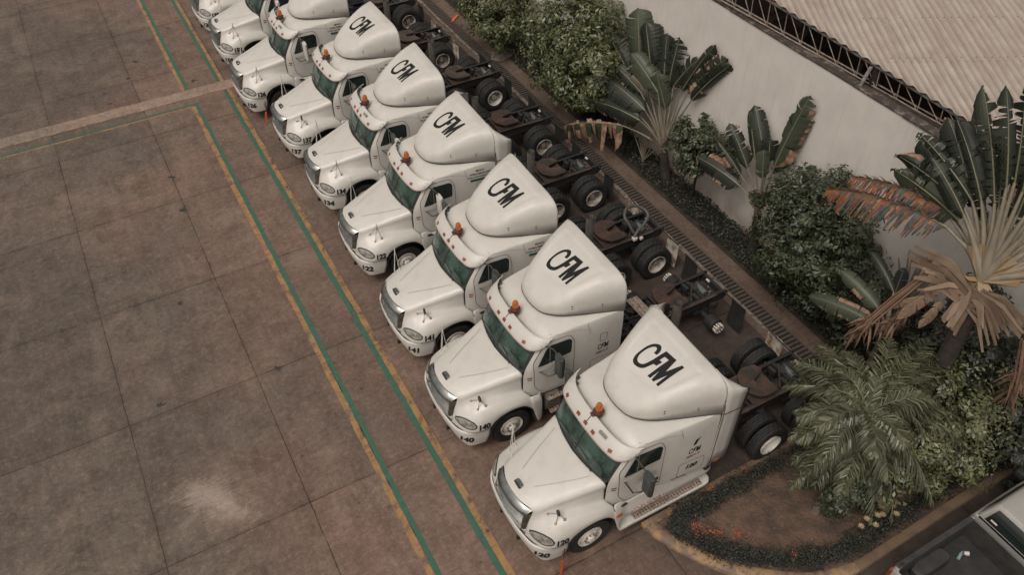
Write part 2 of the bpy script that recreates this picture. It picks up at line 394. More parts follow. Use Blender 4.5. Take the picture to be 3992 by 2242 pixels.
def front_rim():
    m = MB().lathe([(-.06,.29),(.075,.292),(.085,.285),(.078,.266),(.05,.258),(.028,.245),(.045,.215),(.075,.18),(.092,.16),(.095,.10),(.15,.085),(.165,.05),(.165,0.001)], 40)
    return m
def rear_rim(outer=True):
    return MB().lathe([(.13,.288),(.145,.283),(.135,.262),(.06,.252),(-.05,.245),(-.075,.235),(-.085,.2),(-.06,.15),(-.06,.115),(.0,.105),(.035,.09),(.045,.06),(.045,.001)], 40)
def nuts(yo, r, n=10, rad=.016, L=.04):
    m = MB()
    for k in range(n):
        a = 2 * math.pi * k / n; m.lathe([(yo, rad), (yo + L, rad), (yo + L, .001)], 6, c=(r * math.cos(a), 0, r * math.sin(a)))
    return m
def vents(yo, r, n=2, rad=.03):
    m = MB()
    for k in range(n):
        a = 2 * math.pi * k / n + 1.2; m.lathe([(yo, rad), (yo, .001)], 12, c=(r * math.cos(a), 0, r * math.sin(a)))
    return m

def wheel(root, name, x, y, z, outer=1, front=False, rimmat=None, dual=False, spin=0.0):
    """a wheel is a part; tyre(s), rim and nuts are its sub-parts"""
    hub = link(name, cached('hubmesh', lambda: MB().lathe([(-.12,.09),(.02,.09),(.02,.001)], 16).mesh("hub", FRM, 40)), root, (x, y, z), (0, spin, 0 if outer > 0 else math.pi))
    ty = cached('tyre', lambda: tyre_mb().mesh("tyre", TYR, 40))
    if front:
        link("tyre", ty, hub, (0, 0, 0))
        link("rim", cached(('frim', rimmat.name), lambda: front_rim().mesh("rim", rimmat, 50)), hub, (0, .04, 0))
        link("lug_nuts", cached('fnuts', lambda: nuts(.125, .14, 10, .018, .045).mesh("lug_nuts", NUT)), hub)
        link("vent_hole", cached('fvent', lambda: vents(.062, .213, 2, .026).mesh("vent_hole", HOL)), hub)
    else:
        link("tyre", ty, hub, (0, 0, 0))
        if dual: link("tyre", ty, hub, (0, -.335, 0))
        link("rim", cached(('rrim', rimmat.name), lambda: rear_rim().mesh("rim", rimmat, 50)), hub, (0, 0, 0))
        link("lug_nuts", cached('rnuts', lambda: nuts(-.06, .135, 10, .016, .045).mesh("lug_nuts", NUT)), hub)
        link("vent_hole", cached('rvent', lambda: vents(-.072, .195, 5, .028).mesh("vent_hole", HOL)), hub)
    return hub

def perforated(x0, x1, y0, y1, z, name):
    """step tread: plate with rows of real raised rims and dark holes"""
    a = MB().box(((x0 + x1) / 2, (y0 + y1) / 2, z), (x1 - x0, y1 - y0, .02))
    b = MB(); n = int((x1 - x0) / .075)
    for i in range(n):
        x = x0 + (i + .5) * (x1 - x0) / n
        for k in range(3):
            y = y0 + (k + .5) * (y1 - y0) / 3; r = .019 if k == 1 else .011
            b.lathe([(z + .0125, r), (z + .0125, .001)], 8, 'z', c=(x, y, 0))
    return a, b

def text_part(root, s, size, frame, bvh, m, name, shear=.25, bold=.03, parent=None, key=None, label=None, sx=1.0):
    me = cached(('txt', s, size, tuple(frame['c']), key), lambda: drape(shift(text2d(s, size, shear, bold), 0, 0, sx), bvh, frame['c'], frame['e1'], frame['e2'], .011, .06).mesh(name, m))
    return link(name, me, parent or root, label=label)

def build_truck(no, x, y, ang, label, skirt=True, extender=False, white_mirror=False, flaps='black', wheels=True, rear_no=None,
                sticker=False, redtag=False, hose=False, stack=True, fifth='grease', side_logo=False, open_grip=False, nobeacon=False, numbers=True, badge=False, mirz=2.30):
    t = thing("semi_truck", label, "truck", "white bonneted tractor units parked side by side", (x, y, 0), R(ang))
    A = lambda name, key, fn, m, par=None, smooth=None, norm=False, **kw: link(name, cached(key, lambda: fn().mesh(name, m, smooth, norm)), par or t, **kw)
    # ---- hood and what sits on it
    def hoodfn():
        m = MB(); m.v = list(hoodMB.v); m.f = list(hoodMB.f); return m
    hood = solid(A("hood", 'hood', hoodfn, W, smooth=38, norm=True), .015, -1)
    def bandfn():       # bright upper surround of the grille
        m = MB(); ys = [-1 + k / 12 for k in range(25)]
        fr = []
        for u in ys:
            a = abs(u); o = V(-.005 - .16 * a ** 3, .60 * u, 1.742 - .065 * a ** 3); i1 = V(.085 - .13 * a ** 3, .592 * u, 1.695 - .06 * a ** 4); i2 = V(.135 - .14 * a ** 3, .57 * u, 1.60 - .05 * a ** 6); i3 = V(.11 - .14 * a ** 3, .55 * u, 1.565 - .04 * a ** 6)
            fr.append([o, i1, i2, i3])
        m.grid(fr)
        for s in (1, -1):
            cols = []
            for z, xo, xi in ((1.60,-.14,-.02),(1.5,-.11,.0),(1.35,-.06,.03),(1.22,-.02,.045),(1.14,.02,.06)):
                yo, yi = .615 * s, .53 * s
                cols.append([V(xo, yo, z), V((xo + xi) / 2 + .02, (yo + yi) / 2 + .02 * s, z - .0), V(xi + .01, yi, z), V(xi - .03, yi - .0 * s, z)])
            m.grid(cols, s < 0)
        m.grid([[V(.06 + .05 * (1 - u * u) , .55 * u, 1.16), V(.10 + .05 * (1 - u * u), .56 * u, 1.145), V(.05 + .05 * (1 - u * u), .57 * u, 1.115)] for u in ys])
        return m
    gr = A("grille", 'gband', bandfn, CHR, hood, 50, True)
    def barsfn():
        m = MB()
        for k in range(11):
            z = 1.175 + .034 * k; f = k / 10
            pts = [V(.09 + .04 * (1 - f) - .085 * (u / 12) ** 2 - .02, .53 * u / 12, z) for u in range(-12, 13)]
            for a, b in zip(pts, pts[1:]):
                m.add([a, b, b + V(-.03, 0, .016), a + V(-.03, 0, .016), a + V(0, 0, -.008), b + V(0, 0, -.008)], [(0, 1, 2, 3), (4, 5, 1, 0)])
        return m
    A("grille_bars", 'gbars', barsfn, CHR, hood, 30)
    A("grille_screen", 'gback', lambda: MB().grid([[V(.055 + .04 * (1 - k) - .085 * (u / 6) ** 2, .55 * u / 6, 1.13 + .45 * k) for u in range(-6, 7)] for k in (0, .5, 1)]), GRB, hood)
    A("hood_handle", 'emblem', lambda: MB().rbox((-.20, 0, 1.825), (.085, .21, .05), .035), CHR, hood, 40)
    A("handle_recess", 'emblemb', lambda: MB().rbox((-.158, 0, 1.805), (.05, .215, .06), .02), BLK, hood, 40)
    # headlights: draped on the fender nose
    HL = rnd([(.68, 1.21), (.80, 1.245), (1.0, 1.27), (1.13, 1.235), (1.17, 1.15), (1.10, 1.08), (.95, 1.06), (.80, 1.11)], .07)
    n0 = Vector((.72, .69, 0)).normalized(); e1 = Vector((-.69, .72, 0)).normalized()
    def toe(s):
        nn = Vector((.72, .69 * s, .28)).normalized(); ee = Vector((-.69 * s, .72, 0)).normalized(); return ee * s, nn.cross(ee * s) * 1
    def hlfn(s, w):
        nn = Vector((.70, .68 * s, .42)).normalized(); a = Vector((0, 0, 1)).cross(nn).normalized(); b = nn.cross(a)
        q = [(-.02, .03), (.12, .085), (.30, .075), (.46, .02), (.525, -.06), (.47, -.115), (.32, -.12), (.15, -.075)]
        q = rnd(q, .05); q = [(u * 1.0 - .26, v * 1.0) for u, v in q]
        if s < 0: q = [(-u, v) for u, v in q][::-1]
        cc = Vector((-.17, .965 * s, 1.20))
        polys = ring(q, .03) if w else [q]
        return drape(polys, HOODB, cc, a, b, .006 if w else .010, .05, far=1.2)
    for s in (1, -1):
        h = A("headlight", ('hl', s), lambda: hlfn(s, False), LENS, hood, 60)
        A("bezel", ('hlb', s), lambda: hlfn(s, True), GRB, h)
        # hood mirrors on tripod stays
        def stay():
            m = MB(); top = V(-.60, -.99, 2.22) if s < 0 else (V(-.56, .93, 1.74) if not open_grip else V(-.60, .93, 1.92))
            if s < 0 or open_grip: m.tube([top + V(.02, .05, -.09), top + V(0, 0, .10)], .012, 6)
            for f in ((-.43, .745, 1.57), (-.49, .957, 1.445), (-.665, 1.0, 1.53)):
                f = V(f[0], f[1] * s, f[2]); m.tube([f, f.lerp(top, .55), top], .0085, 6)
                m.lathe([(f.z - .01, .034), (f.z + .026, .030), (f.z + .032, .001)], 10, 'z', c=(f.x, f.y, 0))
            return m
        A("hood_mirror_stay", ('stay', s, open_grip), stay, mat_stay if s > 0 else W, hood, 40)
        if not open_grip and s > 0:
            def mir():
                m = MB(); m.lathe([(-.012, .001), (-.02, .03), (-.012, .075), (.012, .085), (.02, .08), (.02, .001)], 20, 'x', c=(0, 0, 0))
                m.v = [(a - .56, b * .7 + .93, c * 1.2 + 1.76) for a, b, c in m.v]; return m
            A("hood_mirror", ('hmir', s), mir, GRB if s > 0 else CHR, hood, 40)
    for cs_ in (1, -1): A("hood_crease", ('crease', cs_), lambda: drape(line2d([(.67 * cs_, 1.42), (.46 * cs_, .88), (.24 * cs_, .40)], .010), HOODB, (0, 0, 3), (0, 1, 0), (-1, 0, 0), .0165, .1), mat_crease, hood)
    # ---- bumper
    bp = solid(A("bumper", 'bumper', lambda: bumpMB_copy(), W, smooth=40, norm=True), .012, -1)
    A("bumper_gap", 'bgap', lambda: MB().grid([[V(p.x * 1.0 - .035, p.y * .975, .945), V(p.x - .05, p.y * .97, .99)] for p in ([V(q.x, -q.y, 0) for q in curve(bumpTop, 4)][::-1] + curve(bumpTop, 4))]), BLK, bp)
    A("tow_hook", 'tow', lambda: MB().box((-.02, .36, .40), (.18, .05, .11)).box((-.02, -.36, .40), (.18, .05, .11)).box((-.15, 0, .42), (.12, 1.7, .10)), BLK, bp)
    def bolts():
        m = MB()
        for yy in (.30, .42, -.30, -.42):
            for zz in (.60, .69): m.lathe([(.145, .016), (.152, .001)], 8, 'x', c=(-.03 - .1 * (.72 - zz), yy, zz))
        return m
    A("bumper_bolts", 'bbolt', bolts, RUST, bp)
    if numbers:
        cc = Vector((-.13, 1.02, .70)); nn = Vector((.62, .78, -.08)).normalized(); a = Vector((0, 0, 1)).cross(nn).normalized()
        text_part(t, str(no), .235, dict(c=cc, e1=a, e2=nn.cross(a)), BUMPB, LET, "fleet_number", .12, .05, bp, 'bump')
        nn = Vector((.13, 1, .08)).normalized(); a = Vector((0, 0, 1)).cross(nn).normalized()
        text_part(t, str(no), .215, dict(c=Vector((-.50, 1.2, 1.09)), e1=a, e2=nn.cross(a)), HOODB, LET, "fleet_number", .12, .05, hood, 'fend', sx=.9)
    # ---- cab shell
    cab = A("cab", 'cab', cab_full, W, smooth=42, norm=True)
    def cowl():
        bot = [V(-1.43,0,2.088), V(-1.48,.45,2.073), V(-1.54,.8,2.055), V(-1.61,.955,2.04)]; top = [V(-1.51,0,2.10), V(-1.53,.44,2.098), V(-1.575,.80,2.09), V(-1.66,.97,2.12)]
        return MB().grid([[V(p.x, p.y * s, p.z) for p in r] for s, r in ((1, bot), (1, top))]) and sym([curve(bot, 5), [(a + b) / 2 + V(.0, 0, -.02) for a, b in zip(curve(bot, 5), curve(top, 5))], curve(top, 5)])
    A("cowl", 'cowl', cowl, BLK, cab, 40, True)
    wb = [V(-1.515,0,2.118), V(-1.535,.44,2.115), V(-1.58,.80,2.11), V(-1.66,.955,2.15)]; wt = [V(-1.90,0,2.88), V(-1.91,.42,2.88), V(-1.945,.78,2.87), V(-1.99,.93,2.83)]
    fb = [p + V(-.006, 0, 0) for p in wb]; ft = [p + V(-.006, 0, 0) for p in wt]
    fb[3] = V(-1.685, 1.0, 2.13); ft[3] = V(-2.03, .985, 2.82); fb = [p + V(.012, 0, -.022) for p in fb]
    def pane(b, tt, k=5, push=.03):
        B, T = curve(b, k), curve(tt, k); rows = []
        for i in range(9):
            f = i / 8; rows.append([p.lerp(q, f) + V(push * math.sin(math.pi * f), 0, 0) for p, q in zip(B, T)])
        return sym(rows)
    A("windshield_frame", 'wfr', lambda: pane(fb, ft), BLK, cab, 60, True)
    A("windshield", 'wsh', lambda: pane([p + V(.006, 0, .0) for p in wb], [p + V(.006, 0, 0) for p in wt]), GLS, cab, 60, True)
    A("centre_post", 'wpost', lambda: MB().tube([V(-1.508 + .035 * math.sin(math.pi * f) - .385 * f, 0, 2.12 + .76 * f) for f in [k / 6 for k in range(7)]], .016, 6), BLK, cab)
    def wip():
        m = MB()
        for y0, y1 in ((.62, .10), (-.12, -.64)):
            m.tube([V(-1.47, y0, 2.12), V(-1.535, (y0 + y1) / 2, 2.195), V(-1.555, y1, 2.225)], .011, 6); m.tube([V(-1.535, y1 - .18, 2.19), V(-1.555, y1, 2.23), V(-1.54, y1 + .3, 2.20)], .010, 6)
        return m
    A("wipers", 'wip', wip, BLK, cab)
    # visor
    vb = [V(-1.655,0,2.755), V(-1.665,.35,2.755), V(-1.695,.67,2.75), V(-1.76,.93,2.745), V(-1.87,1.05,2.75), V(-2.0,1.105,2.785), V(-2.16,1.13,2.90)]
    vm = [V(-1.74,0,2.885), V(-1.75,.35,2.885), V(-1.785,.66,2.882), V(-1.85,.905,2.875), V(-1.96,1.04,2.875), V(-2.08,1.10,2.89), V(-2.22,1.13,2.95)]
    vt = [V(-1.895,0,3.03), V(-1.905,.34,3.028), V(-1.94,.65,3.02), V(-2.01,.87,3.01), V(-2.12,1.01,3.0), V(-2.22,1.085,3.0), V(-2.31,1.125,3.005)]
    vis = dense([vb, vm, vt], 4, 4)
    VIS = bvh_of(cached('visb', lambda: sym(vis)))
    visor = solid(A("sun_visor", 'visor', lambda: sym(vis), WF, cab, 40, True), .012, 1)
    A("visor_trim", 'vtrim', lambda: MB().tube([V(p.x + .004, -p.y, p.z - .004) for p in curve(vb, 4)][::-1] + [V(p.x + .004, p.y, p.z - .004) for p in curve(vb, 4)][1:], .009, 6), mat_pink, visor)
    for u in (-.79, -.262, 0, .262, .80):
        nx = 1.0 if abs(u) < .5 else .85; ny = 0 if abs(u) < .5 else .5 * (1 if u > 0 else -1)
        nn = Vector((nx, ny, .75)).normalized(); a = Vector((0, 0, 1)).cross(nn).normalized(); b = nn.cross(a)
        def mk():
            h = VIS.ray_cast(Vector((-1.7 if abs(u) < .5 else -1.74, u, 2.86)) + nn, -nn, 2)[0] or Vector((-1.7, u, 2.86))
            return MB().box(h + nn * .008, (.075, .10, .026), Matrix((b, a, nn)).transposed())
        A("marker_light", ('mk', u), mk, AMR, visor)
    if badge:
        def grip():
            nn = Vector((1, .1, .8)).normalized(); a = Vector((0, 0, 1)).cross(nn).normalized(); b = nn.cross(a)
            return MB().box(Vector((-1.80, .47, 2.965)) + nn * .012, (.065, .21, .02), Matrix((b, a, nn)).transposed())
        A("visor_badge", 'grip', grip, mat_badge, visor)
    for by_, bx_ in ((-.86, -2.02), (-.97, -2.13)): A("visor_bracket", ('vbr', by_), lambda: MB().box((bx_, by_, 2.975), (.07, .06, .035)), GRB, visor)
    def rivs():
        m = MB()
        a, yy_, b = rv_; m.lathe([(yy_, .012), (yy_ + .008, .001)], 8, c=(a, 0, b))
        return m
    for rv_ in ((-2.01, 1.118, 2.86), (-2.11, 1.128, 2.925), (-2.22, 1.14, 2.985)): A("screw", ('vriv', rv_), rivs, GRB, visor)
    # beacon
    if not nobeacon:
        be = A("beacon", 'beac', lambda: MB().lathe([(3.17,.075),(3.20,.078),(3.30,.066),(3.335,.05),(3.345,.001)], 20, 'z', c=(-1.97, .04, 0)), AMB, None, 40)
        A("beacon_base", 'beab', lambda: MB().lathe([(3.03,.10),(3.10,.105),(3.12,.115),(3.135,.11),(3.14,.07),(3.175,.07),(3.175,.001)], 20, 'z', c=(-1.97, .04, 0)).box((-1.86, .02, 3.07), (.10, .09, .05)), mat_beaconbase, be, 40)
        A("rust_run", 'beru', lambda: drape([[(-.012, -.02), (.012, -.02), (.022, -.24), (.005, -.27)]], VIS, (-1.87, -.01, 3.02), (0, 1, 0), (-.6, 0, .8), .014, .05), RUST, be)
    # doors
    def gasket(): 
        m = side(ring(DOOR, .013)); return m
    for s in (1, -1):
        fl = (lambda m: m) if s > 0 else flipy
        d = A("door", ('door', s), lambda: fl(side([DOOR], None, .006, .14)), W, cab, 40)
        A("door_seal", ('dseal', s), lambda: fl(gasket()), BLK, d)
        A("door_window", ('dwin', s), lambda: fl(side([WINDOW], None, .012, .2)), WIN, d, 40)
        A("window_frame", ('dwf', s), lambda: fl(side(ring(WINDOW, .03), None, .011)), WF, d)
        A("quarter_bar", ('dqb', s), lambda: fl(side(line2d([(-2.24, 2.75), (-2.23, 2.22)], .022), None, .02)), mat_greybar, d)
        A("door_handle", ('dh', s), lambda: fl(MB().rbox((-2.72, 1.165, 1.62), (.16, .02, .07), .008, axis=1).rbox((-2.72, 1.165, 1.48), (.18, .012, .02), .004, axis=1)), BLK, d, 40)
        def mount():
            m = MB(); P = [(-1.90, 2.17), (-2.35, 2.26), (-2.38, 2.20), (-2.2, 2.06), (-1.93, 2.07)]
            return side([rnd(P, .03)], m, .035)
        A("mirror_mount", ('dmm', s), lambda: fl(mount()), WF, d, 40)
        # side mirror
        mm = W if white_mirror else mat_mirror
        mx, my, mz = (-2.27, 1.46, mirz)
        mir = A("side_mirror", ('smir', s, white_mirror, mirz), lambda: fl(MB().rbox((mx, my, mz), (.12, .29, .62), .06, 4)), mm, None, 35)
        A("mirror_arm", ('sarm2', s, mirz), lambda: fl(MB().tube([V(-2.13, 1.10, 2.80), V(-2.2, 1.3, mz + .42), V(mx, my - .02, mz + .27)], .014, 6)), mat_arm, mir)
        A("mirror_arm", ('sarm', s, mirz), lambda: fl(MB().tube([V(-1.95, 1.1, 2.08), V(-2.08, 1.28, mz - .44), V(-2.2, 1.36, mz - .38), V(mx, my - .06, mz - .30)], .018, 6)), mat_arm, mir)
        A("mirror_glass", ('sgl', s, mirz), lambda: fl(MB().rbox((mx - .056, my, mz), (.006, .23, .54), .01)), WIN, mir)
    A("cab_step_bracket", 'hbr', lambda: MB().box((-1.93, 1.14, 1.235), (.24, .10, .05)).tube([V(-1.78, 1.12, 1.27), V(-1.98, 1.18, 1.25), V(-2.1, 1.15, 1.19)], .02, 6), BLK, cab)
    def seams():
        m = MB()
        side(line2d([(-3.19, 3.09), (-3.17, 2.95), (-3.22, 2.80), (-3.21, 2.72)], .010), m)
        side(line2d([(-2.3, 2.97), (-2.9, 2.93), (-3.19, 2.86)], .006), m)
        return m
    A("body_seam", 'seam', seams, PIN, cab)
    # sleeper details
    lug = rnd([(-3.28, 1.78), (-3.84, 1.80), (-3.88, 1.70), (-3.86, 1.33), (-3.28, 1.32)], .06)
    if side_logo:
        lg = A("sleeper_logo", ('slogo', 1), lambda: side(xz(shift(CFMscaled(.175), 3.57, 2.19))), LET, cab)
        A("logo_bars", 'sbars', lambda: side([[(-3.40, 1.95), (-3.545, 1.965), (-3.56, 2.025), (-3.415, 2.01)], [(-3.66, 1.975), (-3.70, 1.98), (-3.71, 2.04), (-3.67, 2.035)]]), REDD, lg)
        A("logo_seal", 'sseal', lambda: side([[(-3.60 + .035 * math.cos(a), 2.0 + .032 * math.sin(a)) for a in [k * .785 for k in range(8)]]]), mat_badge, lg)
    A("luggage_door", ('lug', 1), lambda: side([lug], None, .006), W, cab, 40)
    A("luggage_seal", ('lugs', 1), lambda: side(ring(lug, .014), None, .005), PIN if no != 140 else BLK, cab)
    if no == 120:
        text_part(t, "120", .19, dict(c=Vector((-3.56, 1.27, 1.60)), e1=Vector((-1, 0, 0)), e2=Vector((0, 0, 1))), SIDE, LET, "fleet_number", .25, .05, cab, 'sd')
        em = A("side_window_emblem", 'semb', lambda: side([[(-3.50, 2.36), (-3.535, 2.53), (-3.66, 2.60), (-3.60, 2.50), (-3.565, 2.37)]]), LET, cab)
        text_part(t, "AUTOTAB", .075, dict(c=Vector((-3.32, 1.2, 1.30)), e1=Vector((-1, 0, 0)), e2=Vector((0, 0, 1))), SIDE, LET, "panel_sticker", .0, .02, cab, 'at')
    if no != 120:
        win = rnd([(-3.48, 2.60), (-3.64, 2.60), (-3.64, 2.36), (-3.48, 2.36)], .03)
        if sticker: win = [(a, b - .05) for a, b in win]
        A("vent_hatch", ('vh', sticker), lambda: side(ring(win, .012)), PIN if sticker else BLK, cab)
    if sticker:
        st = A("permit_sticker", 'perm', lambda: side([[(-3.30, 2.62), (-3.86, 2.62), (-3.86, 3.0), (-3.30, 3.0)]]), STK, cab)
        A("sticker_band", 'permb', lambda: side([[(-3.30, 2.62), (-3.78, 2.62), (-3.78, 2.695), (-3.30, 2.695)]], None, .008), GRN, st)
        F = dict(e1=Vector((-1, 0, 0)), e2=Vector((0, 0, 1)))
        for s_, z_, k_ in (("MEXICO", 2.945, .065), ("DOBLE REMOLQUE", 2.85, .068), ("CON AUTORIZACION", 2.755, .068)):
            me = cached(('st', s_), lambda: drape(text2d(s_, k_, 0, .03), SIDE, (-3.58, 0, z_), (-1, 0, 0), (0, 0, 1), .008, .1).mesh("sticker_text", LET))
            link("sticker_text", me, st)
    def dprint():
        m = MB()
        for k, (z_, a_, b_) in enumerate(((1.93, .10, .50), (1.88, .04, .44), (1.83, .12, .52), (1.78, 0, .46))):
            side(line2d([(-2.22 - a_, z_), (-2.22 - b_, z_)], .016), m, .012)
        return m
    pr = A("door_print", 'dprint', dprint, TEAL, cab)
    A("door_logo", 'dlogo', lambda: side(xz(shift(CFMscaled(.08), 2.45, 2.02)), None, .012), LET, cab)
    A("warning_label", 'wlab', lambda: side([[(-1.70, 1.90), (-1.81, 1.91), (-1.81, 1.87), (-1.70, 1.86)], [(-1.71, 1.83), (-1.80, 1.84), (-1.80, 1.80), (-1.71, 1.79)]]), REDD, cab)
    # ---- roof fairing
    def fairfn():
        m = MB(); m.v = list(fairMB.v); m.f = list(fairMB.f); return m
    fr = solid(A("roof_fairing", 'fair', fairfn, WF, smooth=60, norm=True), .014, -1)
    A("fairing_seal", 'fseal', lambda: MB().tube([V(p[-1].x, -p[-1].y, 3.137) for p in fairD][::-1] + [V(p[-1].x, p[-1].y, 3.137) for p in fairD][1:], .012, 6), GRB, fr)
    A("logo", 'logo', lambda: drape([CFMuv], FAIR, (0, 0, 5), (0, 1, 0), (-1, 0, 0), .006, .06, far=2.5), LET, fr)
    def dots():
        m = MB()
        for xx, zz in ((-2.93, 3.40), (-2.93, 3.335), (-3.55, 3.40), (-3.55, 3.335)):
            drape([[(-xx + .017 * math.cos(a), zz + .017 * math.sin(a)) for a in [k * .785 for k in range(8)]]], FAIR, (0, 0, 0), (-1, 0, 0), (0, 0, 1), .006, .1, m)
        return m
    A("fairing_bolts", 'fdots', dots, GRB, fr)
    if extender:
        def ext(s):
            P = []
            rear = fairD[-1]; pts = [p for p in rear if p.y > .80]
            up = [V(-4.03, p.y + .012, p.z + .012) for p in pts]
            low = [V(-4.03, 1.30, 2.9), V(-4.03, 1.295, 2.3), V(-4.03, 1.285, 1.7), V(-4.03, 1.27, 1.30)]
            col = up + low; out = []
            for f in (0, .33, .66, 1.0):
                row = []
                for q in col:
                    ex = .47 if q.z < 3.6 else .47 * max(.06, min(1, (1.4 * (4.10 - q.z) + .62 * (q.y - .8) / .5)))
                    zz = q.z if q.z < 3.6 else q.z - f * .18 * min(1, (q.z - 3.6) / .3)
                    yy = q.y + .04 * f * (q.z >= 3.4) * min(1, (q.z - 3.3) / .4)
                    zz -= f * .0; row.append(V(q.x - ex * f, yy, zz if q.z > 1.35 else zz - .0))
                out.append(row)
            G = [[V(p.x, p.y * s, p.z) for p in r] for r in out]
            return MB().grid(G, s < 0)
        for s in (1, -1):
            e = solid(A("side_extender", ('ext', s), lambda: ext(s), WF, smooth=40), .012, 0)
            A("rubber_edge", ('extr', s), lambda: MB().grid([[V(-4.50, 1.30 * s, 3.66), V(-4.50, 1.305 * s, 2.9), V(-4.50, 1.285 * s, 1.30)], [V(-4.62, 1.29 * s, 3.60), V(-4.62, 1.28 * s, 2.9), V(-4.60, 1.26 * s, 1.32)]]), BLK, e)
        def exs():
            return MB().tube([V(-4.035, 1.315, 1.35), V(-4.035, 1.325, 2.3), V(-4.035, 1.32, 3.1), V(-4.03, 1.31, 3.35), V(-4.03, 1.25, 3.75)], .009, 5).tube([V(-4.03, 1.325, 3.14), V(-4.5, 1.33, 3.10)], .008, 5)
        A("extender_seam", 'exs', exs, RUST, fr)
    # ---- lower body
    def skirt_prof(x):
        return [V(x,1.14,1.27),V(x,1.175,1.1),V(x,1.215,.90),V(x,1.20,.84),V(x,1.12,.54),V(x,1.09,.485),V(x,1.13,.475),V(x,1.255,.47),V(x,1.275,.43),V(x,1.26,.36),V(x,1.20,.34)]
    if skirt:
        def skf():
            xs = [-4.33, -4.27, -4.15, -3.6, -3.0, -2.5, -2.2, -2.05]
            G = []
            for x_ in xs:
                r = skirt_prof(x_)
                if x_ < -4.2: r = [V(p.x, p.y - (.10 if x_ < -4.3 else .03), p.z - (.05 if p.z > 1.1 else 0)) for p in r]
                G.append(r)
            # blend into the fender tail
            tail = [V(-1.92,1.13,1.36),V(-1.90,1.20,1.22),V(-1.90,1.245,1.05),V(-1.90,1.25,.90),V(-1.90,1.25,.75),V(-1.90,1.25,.65),V(-1.90,1.255,.56),V(-1.90,1.262,.48),V(-1.92,1.268,.42),V(-1.95,1.26,.37),V(-2.0,1.20,.35)]
            tl2 = [V(-1.76,1.15,1.38),V(-1.72,1.22,1.26),V(-1.72,1.25,1.12),V(-1.74,1.25,.98),V(-1.77,1.25,.86),V(-1.80,1.25,.74),V(-1.82,1.25,.64),V(-1.85,1.255,.54),V(-1.88,1.26,.46),V(-1.91,1.26,.40),V(-1.95,1.20,.38)]
            G += [tail, tl2]
            return MB().grid(dense(G, 3, 3), True)
        for s in (1, -1):
            sk = solid(A("side_skirt", ('sk', s), lambda: (skf() if s > 0 else flipy(skf())), WF, smooth=40, norm=True), .01, 0)
            pa, pb = cached('stepU', lambda: perforated(-3.02, -2.22, 1.135, 1.27, .93, 'u')); pc, pd = cached('stepL', lambda: perforated(-4.10, -2.30, 1.105, 1.25, .487, 'l'))
            for nm, q, m_ in (("step", pa, STP), ("step_holes", pb, HOL), ("step", pc, STP), ("step_holes", pd, HOL)):
                A(nm, (nm, id(q), s), lambda: (copyMB(q) if s > 0 else flipy(copyMB(q))), m_, sk)
            (no == 120) and A("side_reflector", ('srf', s), lambda: (lambda m: m if s > 0 else flipy(m))(MB().rbox((-1.84, 1.262, 1.08), (.15, .02, .10), .03, axis=1)), AMB, sk, 40)
            A("filler_cap", ('fil', s), lambda: (lambda m: m if s > 0 else flipy(m))(MB().lathe([(0, .085), (.035, .08), (.045, .001)], 18, c=(-4.07, 1.235, 1.17))), BLK, sk, 40)
            A("rear_reflector", ('rrf', s), lambda: (lambda m: m if s > 0 else flipy(m))(MB().rbox((-4.28, 1.26, 1.33), (.14, .05, .07), .02, axis=1)), AMB, sk, 40)
            A("side_port", ('spt', s), lambda: (lambda m: m if s > 0 else flipy(m))(MB().lathe([(0, .035), (.004, .001)], 12, c=(-2.02, 1.262, .98))), BLK, sk) if no in (122, 134) else None
    else:
        for s in (1, -1):
            F_ = (lambda m: m) if s > 0 else flipy
            tk = A("fuel_tank", ('tank', s), lambda: F_(MB().lathe([(-3.95,.001),(-3.95,.30),(-3.93,.33),(-2.14,.33),(-2.12,.30),(-2.12,.001)], 28, 'x', c=(0, .90, .80))), ALU, None, 40)
            A("tank_strap", ('tst', s), lambda: F_(MB().lathe([(-2.62,.336),(-2.50,.336)], 28, 'x', c=(0, .90, .80)).lathe([(-3.55,.336),(-3.45,.336)], 28, 'x', c=(0, .90, .80))), BLK, tk)
            pa, pb = cached('tstepU', lambda: perforated(-3.0, -2.16, 1.08, 1.25, 1.02, 'u')); pc, pd = cached('tstepL', lambda: perforated(-3.0, -2.22, 1.12, 1.29, .56, 'l'))
            for nm, q, m_ in (("step", pa, STP), ("step_holes", pb, HOL), ("step", pc, STP), ("step_holes", pd, HOL)):
                A(nm, (nm, id(q), s), lambda: F_(copyMB(q)), m_, tk)
            A("step_bracket", ('sbk', s), lambda: F_(MB().box((-2.3, 1.15, .78), (.05, .05, .5)).box((-2.9, 1.15, .78), (.05, .05, .5))), BLK, tk)
            def tailf():
                G = [[V(-1.70,1.18,1.37),V(-1.70,1.24,1.26),V(-1.72,1.25,1.08),V(-1.77,1.25,.9),V(-1.81,1.25,.72),V(-1.85,1.25,.56),V(-1.89,1.25,.43)],
                     [V(-1.96,1.16,1.33),V(-1.97,1.235,1.22),V(-1.98,1.245,1.06),V(-1.985,1.245,.9),V(-1.985,1.245,.74),V(-1.985,1.24,.58),V(-1.97,1.235,.44)],
                     [V(-2.02,1.0,1.30),V(-2.02,1.08,1.18),V(-2.02,1.1,1.04),V(-2.02,1.1,.9),V(-2.02,1.1,.74),V(-2.02,1.1,.58),V(-2.0,1.1,.45)]]
                return MB().grid(dense(G, 3, 3))
            solid(A("fender_tail", ('ftl', s), lambda: F_(tailf()), W, smooth=40, norm=True), .01, 0)
